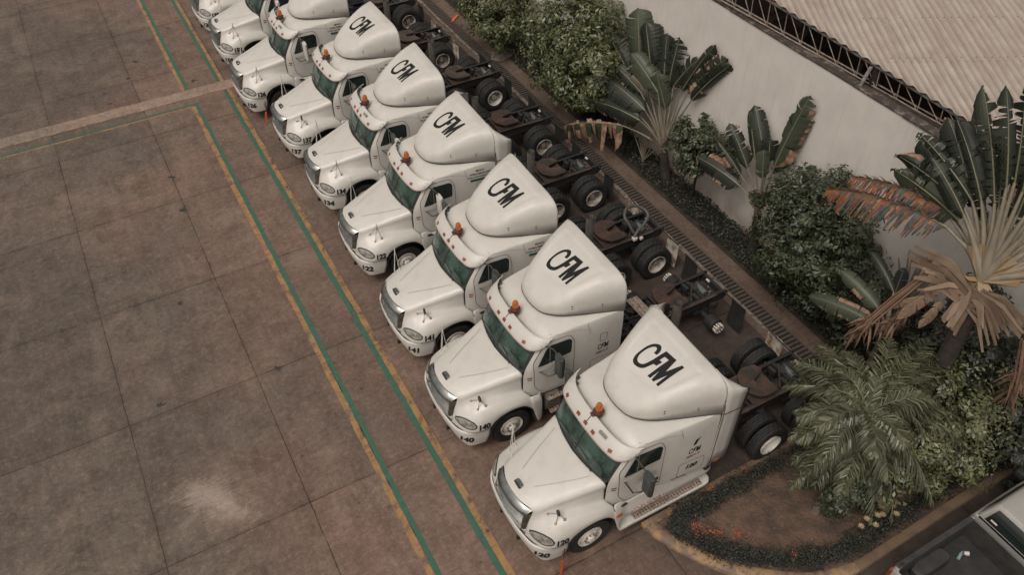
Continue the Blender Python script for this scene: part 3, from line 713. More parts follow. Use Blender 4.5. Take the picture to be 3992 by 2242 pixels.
    # ---- chassis
    def rails():
        m = MB()
        for s in (1, -1):
            y0 = .42 * s
            for zz in (1.01, .75): m.box((-4.15, y0 - .03 * s, zz), (7.7, .085, .018))
            m.box((-4.15, y0 + .01 * s, .88), (7.7, .012, .27))
            m.add([(-8.0, y0 - .03, .76), (-8.0, y0 + .03, .76), (-8.0, y0 + .03, 1.02), (-8.0, y0 - .03, 1.02), (-8.12, y0 - .03, .90), (-8.12, y0 + .03, .90), (-8.12, y0 + .03, 1.0), (-8.12, y0 - .03, 1.0)],
                  [(0, 4, 5, 1), (3, 2, 6, 7), (0, 3, 7, 4), (1, 5, 6, 2), (4, 7, 6, 5)])
        for x_ in (-2.2, -3.6, -4.6, -5.3, -6.08, -6.75, -7.42, -8.02): m.box((x_, 0, .87), (.09, .82, .2))
        return m
    ch = A("chassis_frame", 'rails', rails, FRM)
    A("engine_bay", 'engine', lambda: MB().rbox((-1.15, 0, .98), (1.5, 1.3, .8), .1).box((-2.9, 0, 1.03), (2.2, 1.9, .3)).rbox((-3.2, 0, .62), (2.0, .6, .3), .08), FRM, ch)
    def wellfn():
        m = MB()
        for s in (1, -1):
            m.grid([[V(-1.25 + .585 * math.cos(a), yy * s, .62 + .62 * math.sin(a)) for yy in (.66, .95, 1.225)] for a in [math.pi * k / 14 for k in range(-1, 16)]], s > 0)
            m.box((-1.25, .64 * s, .85), (1.35, .02, .8))
        return m
    solid(A("wheel_well", 'well', wellfn, BLK, ch), .01, 0)
    def axles():
        m = MB()
        for x_ in (-1.25,): m.box((x_, 0, .44), (.12, 1.9, .13))
        for x_ in (-6.06, -7.40):
            m.tube([V(x_, -1.0, .50), V(x_, 1.0, .50)], .075, 12); m.lathe([(-.22, .001), (-.22, .12), (-.05, .21), (.1, .22), (.26, .12), (.26, .001)], 18, 'x', c=(x_, 0, .52))
            for s in (1, -1):
                m.lathe([(.56, .001), (.58, .13), (.66, .15), (.76, .13), (.78, .001)], 16, 'z', c=(x_ - .30, .40 * s, 0))
                m.box((x_ - .1, .40 * s, .56), (.75, .08, .07)); m.tube([V(x_ + .05, .36 * s, .55), V(x_ + .16, .46 * s, 1.0)], .028, 8)
                m.lathe([(-.09, .001), (-.09, .085), (.05, .085), (.08, .03), (.08, .001)], 14, 'x', c=(x_ + .26, .34 * s, .60))
        m.tube([V(-2.2, 0, .72), V(-4.6, 0, .66), V(-5.85, 0, .56)], .055, 10); m.tube([V(-6.3, 0, .54), V(-7.2, 0, .54)], .05, 10)
        return m
    A("axles", 'axl', axles, FRM, ch, 40)
    def clutter():
        m = MB(); rr = random.Random(5)
        m.tube([V(-4.1, -.2, 1.3), V(-4.6, -.1, 1.12), V(-5.3, .05, 1.06), V(-6.0, .1, 1.04)], .02, 6); m.tube([V(-4.1, .1, 1.35), V(-4.7, .16, 1.1), V(-5.5, .2, 1.05)], .018, 6)
        for k in range(26):
            x_ = rr.uniform(-8.0, -4.3); y_ = rr.uniform(-.36, .36); m.box((x_, y_, rr.uniform(.72, .95)), (rr.uniform(.05, .25), rr.uniform(.04, .2), rr.uniform(.05, .16)), Matrix.Rotation(rr.uniform(0, 3), 3, 'Z'))
        for k in range(9):
            x_ = rr.uniform(-7.9, -4.4); y_ = rr.uniform(-.38, .38); m.tube([V(x_, y_, .8), V(x_ + rr.uniform(-.4, .4), y_ + rr.uniform(-.2, .2), .98), V(x_ + rr.uniform(-.7, .7), rr.uniform(-.35, .35), .84)], .014, 5)
        return m
    A("air_lines", 'clut', clutter, BLK, ch)
    A("frame_rust", 'frus', lambda: MB().box((-6.6, .435, 1.024), (2.3, .075, .006)).box((-5.1, -.435, 1.024), (.8, .075, .006)).tube([V(-7.05, .28, .98), V(-7.5, -.28, .98)], .018, 6).tube([V(-5.0, .3, .9), V(-5.6, -.2, .9)], .02, 6), GREA, ch)
    A("air_tank", 'atk', lambda: MB().lathe([(-.2, .001), (-.19, .09), (.19, .09), (.2, .001)], 16, c=(-7.62, -.02, .88)).box((-7.72, .22, .93), (.07, .05, .05)).lathe([(.93, .03), (.96, .028), (.965, .001)], 10, 'z', c=(-7.8, .05, 0)).lathe([(.93, .03), (.96, .028), (.965, .001)], 10, 'z', c=(-7.62, .3, 0)), mat_shiny, ch, 40)
    A("rail_reflector", 'rlr', lambda: MB().box((-6.72, .432, .95), (.20, .006, .05)).box((-7.9, -.1, 1.0), (.05, .12, .04)), STK, ch)
    # fifth wheel: horseshoe plate open to the rear with two sloped ramps
    def fifthfn():
        m = MB(); cx, cy = -6.52, -.02
        outer = []; 
        for k in range(21):
            a = math.pi / 2 - math.pi * k / 20; outer.append((cx + .40 * math.cos(a), .46 * math.sin(a)))
        poly_l = [(cx + .40 * math.cos(a), .46 * math.sin(a)) for a in [math.pi / 2 - math.pi / 2 * k / 10 for k in range(11)]]     # half plate, left, from side to front
        left = [(cx - .42, .30), (cx - .30, .43), (cx, .46)] + poly_l[1:] + [(cx + .03, .0), (cx + .03, .06), (cx - .06, .075), (cx - .36, .20)]
        m.prism(left, 2, 1.17, 1.215); m.prism([(x_, -y_) for x_, y_ in left][::-1], 2, 1.17, 1.215)
        m.v = [(x_, y_ + cy, z_ - max(0, (cx - .22) - x_) * .45) for x_, y_, z_ in m.v]
        for s in (1, -1): m.box((cx, .36 * s + cy, 1.10), (.34, .08, .16))
        m.box((cx, cy, 1.035), (.8, .88, .03)); return m
    A("fifth_wheel", ('fifth', fifth), fifthfn, RUST if fifth == 'rust' else GREA, None)
    if stack:
        sh = 3.95 if no != 122 else 3.7
        ex = A("exhaust_stack", ('stk', sh), lambda: MB().tube([V(-4.55, -.98, 1.3), V(-4.55, -.98, sh)], .10, 18, False).tube([V(-4.55, -.98, 1.3), V(-4.55, -.98, sh - .01)], .088, 18, False), EXH if no not in (122, 120) else ALU, None, 40)
        A("muffler", 'muf', lambda: MB().tube([V(-4.55, -.98, .7), V(-4.55, -.98, 1.75)], .14, 18).box((-4.3, -.9, 1.6), (.3, .05, .05)), FRM, ex, 40)
    if no == 140:
        pl, ph_ = perforated(-.64, .13, -.17, .17, 0, 'cat')
        def rotp(m):
            m.v = [(-5.70 + y_, -.12 - x_ - .25, 1.085 + z_) for x_, y_, z_ in m.v]; return m
        A("catwalk", 'catw', lambda: rotp(pl), STP, None); A("catwalk_holes", 'cath', lambda: rotp(ph_), HOL, None)
    # mud flaps
    fm = dict(black=BLK, white=mat_flap)[flaps]
    for s in (1, -1):
        def fl_():
            P = [[V(-8.05 - .02 * math.sin(k), (yy) * s, z_) for yy in (.72, .9, 1.08, 1.24)] for k, z_ in enumerate((1.0, .8, .6, .4, .2, .13))]
            return MB().grid(P)
        f_ = solid(A("mud_flap", ('flap', s, flaps), fl_, fm, None), .012, 0)
        A("flap_hanger", ('fh', s), lambda: MB().tube([V(-8.02, .40 * s, .98), V(-8.03, 1.24 * s, 1.01)], .018, 6), FRM, f_)
    # wheels
    rr = random.Random(no)
    for s in (1, -1): wheel(t, "front_wheel", -1.25, 1.02 * s, .507, s, True, RIM, spin=rr.uniform(0, 6))
    for x_ in (-6.06, -7.40):
        for s in (1, -1):
            if wheels: wheel(t, "rear_wheel", x_, 1.09 * s, .507, s, False, RIMR if rr.random() < .75 else RIM, True, spin=rr.uniform(0, 6))
            else:
                h = A("bare_hub", ('bare', x_, s), lambda: MB().lathe([(.70 * s, .20), (.98 * s, .20), (1.0 * s, .12), (1.02 * s, .12), (1.02 * s, .001)], 22, c=(x_, 0, .507)), FRM, None, 40)
                def studs():
                    m = MB()
                    for k in range(10):
                        a = .628 * k; m.tube([V(x_ + .12 * math.cos(a), 1.0 * s, .507 + .12 * math.sin(a)), V(x_ + .12 * math.cos(a), 1.13 * s, .507 + .12 * math.sin(a))], .022, 6)
                    m.lathe([(1.0 * s, .07), (1.10 * s, .065), (1.12 * s, .001)], 12, c=(x_, 0, .507)); return m
                A("wheel_studs", ('studs', x_, s), studs, mat_pale, h)
    if hose:
        pts = [V(-7.05, .45, 1.25), V(-6.98, .30, 1.45), V(-6.93, .12, 1.62), V(-7.10, -.08, 1.70), V(-7.40, -.12, 1.68), V(-7.62, .02, 1.58), V(-7.66, .22, 1.48), V(-7.45, .36, 1.36), V(-7.18, .46, 1.28), V(-7.0, .55, 1.18)]
        A("coiled_hose", 'hose', lambda: MB().tube(curve(pts, 5), .045, 10), mat_hose, None, 50)
        A("hose_coupling", 'hosec', lambda: MB().rbox((-7.02, .56, 1.14), (.14, .14, .09), .03).rbox((-7.2, .62, 1.12), (.10, .08, .08), .02), mat_pale, None, 40)
    if redtag:
        A("tow_ribbon", 'rib', lambda: MB().grid([[V(-.52, 1.225, .78), V(-.50, 1.24, .78)], [V(-.53, 1.245, .55), V(-.51, 1.255, .55)]]).grid([[V(-.47, 1.26, .46), V(-.53, 1.27, .44)], [V(-.40, 1.33, .25), V(-.47, 1.34, .23)], [V(-.36, 1.40, .08), V(-.40, 1.41, .05)]]), REDT, bp)
        A("ribbon_pin", 'ribp', lambda: MB().tube([V(-.55, 1.235, .83), V(-.55, 1.245, .48)], .01, 6), BLK, bp)
    return t

def copyMB(q):
    m = MB(); m.v = list(q.v); m.f = list(q.f); return m
def bumpMB_copy(): return copyMB(bumpMB)
def flipy(m): m.v = [(a, -b, c) for a, b, c in m.v]; m.f = [tuple(q[::-1]) for q in m.f]; return m
def CFMscaled(k): return [[(u * k, v * k) for u, v in CFMn]]
mat_crease = mat("hood_crease_line", (.33, .31, .28), .5)
mat_stay = mat("stay_steel", (.42, .38, .34), .4, metal=.3, noise=(20, .4, .7), col2=(.22, .16, .13))
mat_pink = mat("visor_red_trim", (.42, .20, .17), .5)
mat_badge = mat("badge_grey", (.20, .18, .17), .4)
mat_beaconbase = mat("beacon_base", (.12, .04, .025), .6, noise=(20, .4, .6), col2=(.03, .02, .018))
mat_greybar = mat("window_bar", (.16, .15, .14), .5)
mat_mirror = mat("mirror_housing", (.030, .034, .034), .4, noise=(4, .4, .7), col2=(.06, .065, .062))
mat_arm = mat("mirror_arm_paint", (.05, .048, .045), .5)
mat_shiny = mat("air_tank_paint", (.10, .11, .11), .25, coat=.6)
mat_flap = mat("white_mud_flap", (.50, .46, .41), .6, noise=(5, .45, .62), col2=(.20, .11, .06))
mat_pale = mat("pale_alloy", (.62, .58, .53), .5, noise=(20, .4, .7), col2=(.3, .22, .17))
mat_hose = mat("rubber_hose", (.07, .066, .062), .55)
_sk = MB()
_sk.grid([[Vector((x_, 1.14, 1.30)), Vector((x_, 1.19, 1.1))] for x_ in (-4, -2)])
SKB = bvh_of(_sk)
TR = [  # number, x, y, heading, label, options
 (120, 4.091, 7.652, 179.76, "nearest white truck, numbered 120, with side skirts, rear extender panels and dark mirrors", dict(extender=True, flaps='white', redtag=True, fifth='grease', side_logo=True, open_grip=False, mirz=2.22, badge=True)),
 (140, 4.024, 10.884, 180.05, "white truck numbered 140 with bare fuel tank, no rear wheels and bare axle hubs", dict(skirt=False, wheels=False, fifth='rust', side_logo=True, mirz=2.45)),
 (141, 4.103, 13.922, 178.8, "white truck numbered 141 with a coiled dark hose standing behind its rusty fifth wheel", dict(flaps='white', sticker=True, hose=True, fifth='rust', mirz=2.45)),
 (122, 4.201, 17.275, 178.84, "white truck numbered 122 with white mirrors and extender panels behind the sleeper", dict(extender=True, sticker=True, white_mirror=True, open_grip=True, mirz=2.4)),
 (134, 4.295, 20.553, 177.3, "white truck numbered 134, parked slightly askew between trucks 122 and 137", dict(fifth='rust', sticker=True, open_grip=True, mirz=2.4, badge=True)),
 (137, 4.224, 23.606, 180.33, "white truck numbered 137 parked between trucks 134 and 126", dict(flaps='black', sticker=True, mirz=2.4)),
 (126, 3.774, 27.041, 179.5, "white truck numbered 126 with white mirrors and a red ribbon under its bumper", dict(sticker=True, white_mirror=True, redtag=True, flaps='white', open_grip=True, mirz=2.4, badge=True)),
 (158, 3.926, 30.565, 179.53, "white truck numbered 158, cab cut by the top edge, beside truck 126", dict(white_mirror=True, open_grip=True, mirz=2.4)),
 (138, 3.913, 33.794, 179.3, "farthest white truck, numbered 138, only its nose in view", dict(open_grip=True, mirz=2.4))]
for a in TR: build_truck(a[0], a[1], a[2], a[3], a[4], **a[5])
# ================================================================ GROUND AND SETTING
def concrete(name, tint=(1, 1, 1), joints=True, paint=None, wear=(.42, .56), seed=0.0):
    m = bpy.data.materials.new(name); m.use_nodes = True
    n = m.node_tree.nodes; l = m.node_tree.links; b = n["Principled BSDF"]
    geo = n.new("ShaderNodeNewGeometry"); pos = geo.outputs["Position"]
    def N(scale, detail=6, rough=.6, vec=None, dist=0):
        t = n.new("ShaderNodeTexNoise"); t.inputs["Scale"].default_value = scale; t.inputs["Detail"].default_value = detail
        t.inputs["Roughness"].default_value = rough; t.inputs["Distortion"].default_value = dist; l.new(vec or pos, t.inputs["Vector"]); return t.outputs[0]
    def rng(x, a, bb, c=0, d=1, smooth=False):
        r = n.new("ShaderNodeMapRange"); r.inputs[1].default_value = a; r.inputs[2].default_value = bb; r.inputs[3].default_value = c; r.inputs[4].default_value = d
        if smooth: r.interpolation_type = 'SMOOTHSTEP'
        l.new(x, r.inputs[0]); return r.outputs[0]
    def mix(f, a, bb, mode='MIX'):
        x = n.new("ShaderNodeMix"); x.data_type = 'RGBA'; x.blend_type = mode
        for i, v in ((0, f), (6, a), (7, bb)):
            if isinstance(v, (int, float)): x.inputs[i].default_value = v
            elif isinstance(v, tuple): x.inputs[i].default_value = (*v, 1)
            else: l.new(v, x.inputs[i])
        return x.outputs[2]
    def ma(op, a, bb=None, c=None):
        x = n.new("ShaderNodeMath"); x.operation = op
        for i, v in enumerate((a, bb, c)):
            if v is None: continue
            if isinstance(v, (int, float)): x.inputs[i].default_value = v
            else: l.new(v, x.inputs[i])
        return x.outputs[0]
    def vscale(sx, sy):
        q = n.new("ShaderNodeMapping"); q.inputs["Scale"].default_value = (sx, sy, 1); l.new(pos, q.inputs[0]); return q.outputs[0]
    sp = n.new("ShaderNodeSeparateXYZ"); l.new(pos, sp.inputs[0]); X, Y = sp.outputs[0], sp.outputs[1]
    red = (.262 * tint[0], .174 * tint[1], .138 * tint[2]); grey = (.175 * tint[0], .142 * tint[1], .118 * tint[2])
    big = rng(ma('ADD', N(.16, 3), ma('MULTIPLY', X, .035)), .36, .66, smooth=True)
    col = mix(big, grey, red)
    col = mix(rng(N(1.3, 9, .75), .38, .66), col, mix(1.0, col, (.60, .58, .56), 'MULTIPLY'))
    col = mix(rng(N(.55, 8, .78, dist=.6), .50, .66, 0, .55), col, (.30 * tint[0], .225 * tint[1], .18 * tint[2]))
    col = mix(rng(N(1, 9, .78, vscale(3.2, .55)), .46, .70, 0, .75), col, mix(1.0, col, (.62, .60, .58), 'MULTIPLY'))       # drag streaks
    col = mix(rng(N(1, 7, .85, vscale(1.6, 22)), .42, .68, 0, .55), col, mix(1.0, col, (.66, .64, .62), 'MULTIPLY'))     # broom finish
    col = mix(rng(N(6.5, 9, .88), .50, .66, 0, .55), col, (.36 * tint[0], .275 * tint[1], .225 * tint[2]))
    col = mix(rng(N(9, 9, .9), .46, .62, 0, .75), col, mix(1.0, col, (.56, .54, .52), 'MULTIPLY'))
    if joints:
        fx = ma('DIVIDE', ma('ADD', X, 2.6), 3.13); fy = ma('DIVIDE', ma('SUBTRACT', Y, 10.48), 4.12)
        cmb = n.new("ShaderNodeCombineXYZ"); l.new(ma('FLOOR', fx), cmb.inputs[0]); l.new(ma('FLOOR', fy), cmb.inputs[1])
        wn = n.new("ShaderNodeTexWhiteNoise"); wn.noise_dimensions = '3D'; l.new(cmb.outputs[0], wn.inputs["Vector"])
        col = mix(rng(wn.outputs[0], 0, 1, 0, .62), col, mix(1.0, col, (.66, .68, .70), 'MULTIPLY'))
        wob = ma('MULTIPLY', ma('SUBTRACT', N(2.2, 6, .7), .5), .07)
        jx = ma('ABSOLUTE', ma('ADD', ma('MULTIPLY', ma('SUBTRACT', ma('FRACT', ma('ADD', fx, .5)), .5), 3.13), wob))
        jy = ma('ABSOLUTE', ma('ADD', ma('MULTIPLY', ma('SUBTRACT', ma('FRACT', ma('ADD', fy, .5)), .5), 4.12), wob))
        d = ma('MINIMUM', jx, jy); wid = rng(N(1.3, 5, .8), .35, .75, .004, .023)
        line = ma('LESS_THAN', d, wid); halo = rng(d, .16, .0, 0, .30)
        col = mix(halo, col, mix(1.0, col, (.68, .62, .58), 'MULTIPLY'))
        col = mix(ma('MULTIPLY', line, rng(N(.8, 3), .3, .6, .7, 1.0)), col, (.035, .029, .025))
    if joints: col = mix(rng(ma('ADD', X, ma('MULTIPLY', N(.8, 5), 2.5)), 6.2, 9.5, 0, .85, True), col, mix(1.0, col, (.235, .285, .325), 'MULTIPLY'))  # parking grime behind the trucks; doubles as painted shade on the right-hand road
    # scattered oil spots and pale stains
    vo = n.new("ShaderNodeTexVoronoi"); vo.inputs["Scale"].default_value = .75; vo.inputs["Randomness"].default_value = 1
    q = n.new("ShaderNodeVectorMath"); q.operation = 'ADD'; nz = n.new("ShaderNodeTexNoise"); nz.inputs["Scale"].default_value = 5; l.new(pos, nz.inputs["Vector"])
    sc_ = n.new("ShaderNodeVectorMath"); sc_.operation = 'SCALE'; sc_.inputs[3].default_value = .35; l.new(nz.outputs["Color"], sc_.inputs[0]); l.new(pos, q.inputs[0]); l.new(sc_.outputs[0], q.inputs[1]); l.new(q.outputs[0], vo.inputs["Vector"])
    col = mix(ma('MULTIPLY', ma('LESS_THAN', vo.outputs["Distance"], .085), rng(N(.9, 3), .48, .56)), col, (.045, .040, .037))
    vo2 = n.new("ShaderNodeTexVoronoi"); vo2.inputs["Scale"].default_value = 3.1; l.new(q.outputs[0], vo2.inputs["Vector"])
    col = mix(ma('MULTIPLY', ma('LESS_THAN', vo2.outputs["Distance"], .085), rng(N(.6, 4), .44, .52, 0, .8)), col, (.05, .044, .04))
    def blob(cx, cy, rx, ry, ang=0):
        dx = ma('SUBTRACT', X, cx); dy = ma('SUBTRACT', Y, cy); ca_, sa_ = math.cos(ang), math.sin(ang)
        u = ma('DIVIDE', ma('ADD', ma('MULTIPLY', dx, ca_), ma('MULTIPLY', dy, sa_)), rx); v = ma('DIVIDE', ma('SUBTRACT', ma('MULTIPLY', dy, ca_), ma('MULTIPLY', dx, sa_)), ry)
        return ma('SQRT', ma('ADD', ma('MULTIPLY', u, u), ma('MULTIPLY', v, v)))
    nb = ma('ADD', ma('MULTIPLY', ma('SUBTRACT', N(3.2, 9, .8), .5), 3.0), ma('MULTIPLY', ma('SUBTRACT', N(1, 8, .85, vscale(3, 16)), .5), 3.2))
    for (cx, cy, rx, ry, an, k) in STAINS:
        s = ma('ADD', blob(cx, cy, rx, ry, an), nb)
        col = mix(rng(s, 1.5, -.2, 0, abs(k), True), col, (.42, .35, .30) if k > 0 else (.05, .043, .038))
    rough = .75
    col = mix(rng(N(75, 3, .9), .35, .65, 0, .8), col, mix(1.0, col, (.62, .60, .58), 'MULTIPLY'))
    if paint:
        pm = ma('ADD', N(2.3, 9, .75), ma('MULTIPLY', N(14, 4, .7), .25))
        f = rng(pm, wear[0] + .12, wear[1] + .12, 1, 0)
        pc = mix(rng(N(6, 6, .7), .35, .7), paint, tuple(c * .72 for c in paint))
        col = mix(f, col, pc)
    l.new(col, b.inputs["Base Color"]); b.inputs["Roughness"].default_value = rough; b.inputs["Specular IOR Level"].default_value = .3
    bu = n.new("ShaderNodeBump"); bu.inputs["Strength"].default_value = .35; bu.inputs["Distance"].default_value = .01
    l.new(ma('ADD', N(30, 6, .7), N(2, 4)), bu.inputs["Height"]); l.new(bu.outputs[0], b.inputs["Normal"])
    return m
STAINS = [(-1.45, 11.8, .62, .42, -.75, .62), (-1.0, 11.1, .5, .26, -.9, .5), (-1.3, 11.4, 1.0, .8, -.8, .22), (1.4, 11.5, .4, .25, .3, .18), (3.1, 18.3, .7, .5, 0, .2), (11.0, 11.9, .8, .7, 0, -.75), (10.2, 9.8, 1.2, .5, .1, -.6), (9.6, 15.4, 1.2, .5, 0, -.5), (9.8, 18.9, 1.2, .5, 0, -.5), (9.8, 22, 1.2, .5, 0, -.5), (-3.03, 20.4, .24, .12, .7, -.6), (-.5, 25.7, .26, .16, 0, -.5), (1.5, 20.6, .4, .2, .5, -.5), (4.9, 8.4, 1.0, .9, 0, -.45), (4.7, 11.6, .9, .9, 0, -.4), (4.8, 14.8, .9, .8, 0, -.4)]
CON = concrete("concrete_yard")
CONW = concrete("concrete_strip", (1.55, 1.66, 1.68), joints=False)
CONK = concrete("concrete_walk", (.66, .70, .70), joints=False)
GRN_L = concrete("green_line_paint", paint=(.052, .118, .084), wear=(.58, .76))
ORG_L = concrete("yellow_line_paint", paint=(.33, .19, .085), wear=(.47, .60))
def sheet(name, x0, y0, x1, y1, z, m, **kw):
    kw.setdefault('kind', 'structure')
    return link(name, MB().add([(x0, y0, z), (x1, y0, z), (x1, y1, z), (x0, y1, z)], [(0, 1, 2, 3)]).mesh(name, m), **kw)
# one sheet for the whole yard
gm = MB(); gm.add([(-400, -400, 0), (400, -400, 0), (400, 400, 0), (-400, 400, 0)], [(0, 1, 2, 3)])
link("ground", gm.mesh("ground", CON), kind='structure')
def wavy(name, x0, x1, y0, y1, z, m, amp=.012, axis='y', seed=1, group=None):
    r = random.Random(seed); M_ = MB(); rows = []; n = int(abs((y1 - y0) if axis == 'y' else (x1 - x0)) / .35) + 2
    for i in range(n):
        f = i / (n - 1)
        if axis == 'y': yy = y0 + (y1 - y0) * f; rows.append([V(x0 + r.uniform(-amp, amp), yy, z), V(x1 + r.uniform(-amp, amp), yy, z)])
        else: xx = x0 + (x1 - x0) * f; rows.append([V(xx, y1 + r.uniform(-amp, amp), z), V(xx, y0 + r.uniform(-amp, amp), z)])
    M_.grid(rows, axis == 'y')
    return link(name, M_.mesh(name, m), kind='structure')
wavy("road_marking", 2.245, 2.375, 4.5, 28.34, .004, GRN_L, .004, seed=1)
wavy("road_marking", 2.095, 2.245, 4.5, 28.14, .004, ORG_L, .018, seed=2)
wavy("road_marking", -12, 2.245, 28.235, 28.335, .004, GRN_L, .006, 'x', 3)
wavy("road_marking", -12, 2.095, 28.12, 28.18, .004, ORG_L, .015, 'x', 4)
wavy("road_marking", 3.40, 3.545, 3.5, 28.75, .004, GRN_L, .006, seed=5)
wavy("road_marking", 3.545, 3.70, 3.5, 28.75, .004, ORG_L, .010, seed=6)
wavy("road_marking", 2.18, 2.31, 29.45, 46, .004, GRN_L, .006, seed=7)
wavy("road_marking", 2.05, 2.18, 29.45, 46, .004, ORG_L, .014, seed=8)
wavy("road_marking", 3.36, 3.50, 29.40, 46, .004, GRN_L, .006, seed=9)
wavy("road_marking", 3.50, 3.63, 29.40, 46, .004, ORG_L, .010, seed=10)
wavy("road_marking", -12, 5.5, 28.76, 28.80, .009, ORG_L, .02, 'x', 12)
wavy("road_marking", -12, 5.5, 29.38, 29.42, .009, ORG_L, .02, 'x', 13)
wavy("pavement_strip", -14, 6.5, 28.78, 29.40, .006, CONW, .02, 'x', 11)
# cable/crack running in the orange line
# drain channel with its grate
def grate():
    m = MB(); y = 3.6
    while y < 44:
        m.box((13.12, y, -.004), (.44, .062, .03)); y += .135
    for xx in (12.91, 13.335): m.box((xx, 23.8, -.002), (.04, 40.4, .04))
    return m
METG = mat("grate_iron", (.055, .045, .038), .7, noise=(6, .4, .7), col2=(.10, .066, .048))
PIT = mat("drain_pit", (.012, .011, .010), .9)
sheet("path", 13.37, 3.4, 13.86, 46, .012, CONK)
sheet("path", 12.62, 3.4, 12.885, 46, .010, CONK)
link("drain_cover", None) if False else None
g = thing("drain", "long slotted iron drain grate running behind the parked trucks", "drain grate", None, (0, 0, 0))
link("grate", grate().mesh("grate", METG), g, (0, 0, .022)); link("channel", MB().box((13.12, 23.8, .009), (.42, 40.4, .006)).mesh("channel", PIT), g)
# broken kerb edge
EDG = mat("broken_kerb", (.20, .165, .14), .8, noise=(7, .4, .66), col2=(.07, .055, .045), bump=(20, .6, .02))
def edge():
    m = MB(); r = random.Random(3); y = 3.5
    while y < 45:
        L = r.uniform(.25, .9); w_ = r.uniform(.07, .15)
        m.rbox((12.84 + r.uniform(-.02, .02), y + L / 2, .03), (w_, L * .97, .07 + r.uniform(0, .03)), .03); y += L
    return m
link("kerb", edge().mesh("kerb", EDG, 30), kind='structure')
SOIL = mat("bed_soil", (.020, .015, .012), .95, noise=(2.5, .42, .66), col2=(.045, .032, .024), bump=(14, .8, .03))
sheet("planting_bed", 13.86, 3.4, 14.95, 46, .03, SOIL)
# wall
WALL = mat("wall_plaster", (.58, .545, .505), .8, noise=(1.2, .38, .72), col2=(.50, .465, .43), bump=(30, .15, .004))
def wallmat():
    n = WALL.node_tree.nodes; l = WALL.node_tree.links; b = n["Principled BSDF"]
    geo = n.new("ShaderNodeNewGeometry"); sp = n.new("ShaderNodeSeparateXYZ"); l.new(geo.outputs[0], sp.inputs[0])
    t = n.new("ShaderNodeTexNoise"); t.inputs["Scale"].default_value = 1.7; t.inputs["Detail"].default_value = 8; t.inputs["Roughness"].default_value = .7; l.new(geo.outputs[0], t.inputs[0])
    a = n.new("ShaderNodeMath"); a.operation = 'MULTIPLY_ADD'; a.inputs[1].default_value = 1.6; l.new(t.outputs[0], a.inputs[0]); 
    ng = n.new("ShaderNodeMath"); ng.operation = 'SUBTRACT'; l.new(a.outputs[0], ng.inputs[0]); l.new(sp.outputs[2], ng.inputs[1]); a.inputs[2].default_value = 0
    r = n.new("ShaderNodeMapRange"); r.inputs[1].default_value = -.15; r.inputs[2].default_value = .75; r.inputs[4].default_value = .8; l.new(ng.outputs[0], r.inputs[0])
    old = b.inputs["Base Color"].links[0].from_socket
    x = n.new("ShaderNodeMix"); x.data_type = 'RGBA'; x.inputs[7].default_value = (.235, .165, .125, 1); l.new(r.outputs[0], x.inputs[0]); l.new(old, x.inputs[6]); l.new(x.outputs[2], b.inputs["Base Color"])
    mp = n.new('ShaderNodeMapping'); mp.inputs['Scale'].default_value = (1, 5, .35); l.new(geo.outputs[0], mp.inputs[0]); t2 = n.new('ShaderNodeTexNoise'); t2.inputs['Scale'].default_value = 1.2; t2.inputs['Detail'].default_value = 9; t2.inputs['Roughness'].default_value = .75; l.new(mp.outputs[0], t2.inputs[0])
    r2 = n.new('ShaderNodeMapRange'); r2.inputs[1].default_value = .5; r2.inputs[2].default_value = .78; r2.inputs[4].default_value = .45; l.new(t2.outputs[0], r2.inputs[0]); x3 = n.new('ShaderNodeMix'); x3.data_type = 'RGBA'; x3.inputs[7].default_value = (.36, .325, .29, 1); l.new(r2.outputs[0], x3.inputs[0]); l.new(x.outputs[2], x3.inputs[6]); l.new(x3.outputs[2], b.inputs['Base Color'])
    w_ = n.new("ShaderNodeTexWave"); w_.inputs["Scale"].default_value = 1.3; w_.inputs["Distortion"].default_value = 6; w_.inputs["Detail"].default_value = 3
wallmat()
wl = thing("boundary_wall", "tall pale plastered boundary wall behind the planting bed", "wall")
link("wall", MB().box((15.04, 24.0, 3.04), (.20, 60, 6.08)).mesh("wall", WALL), wl)
COP = mat("wall_coping", (.050, .038, .032), .85, noise=(5, .52, .70), col2=(.22, .18, .155))
def coping():
    m = MB(); r = random.Random(8); y = -6.0
    while y < 52:
        L = r.uniform(1.1, 1.5); m.box((15.05 + r.uniform(-.01, .01), y + L / 2, 6.10 + r.uniform(0, .012)), (.26, L - .01, .045)); y += L
    return m
link("coping", coping().mesh("coping", COP), wl)
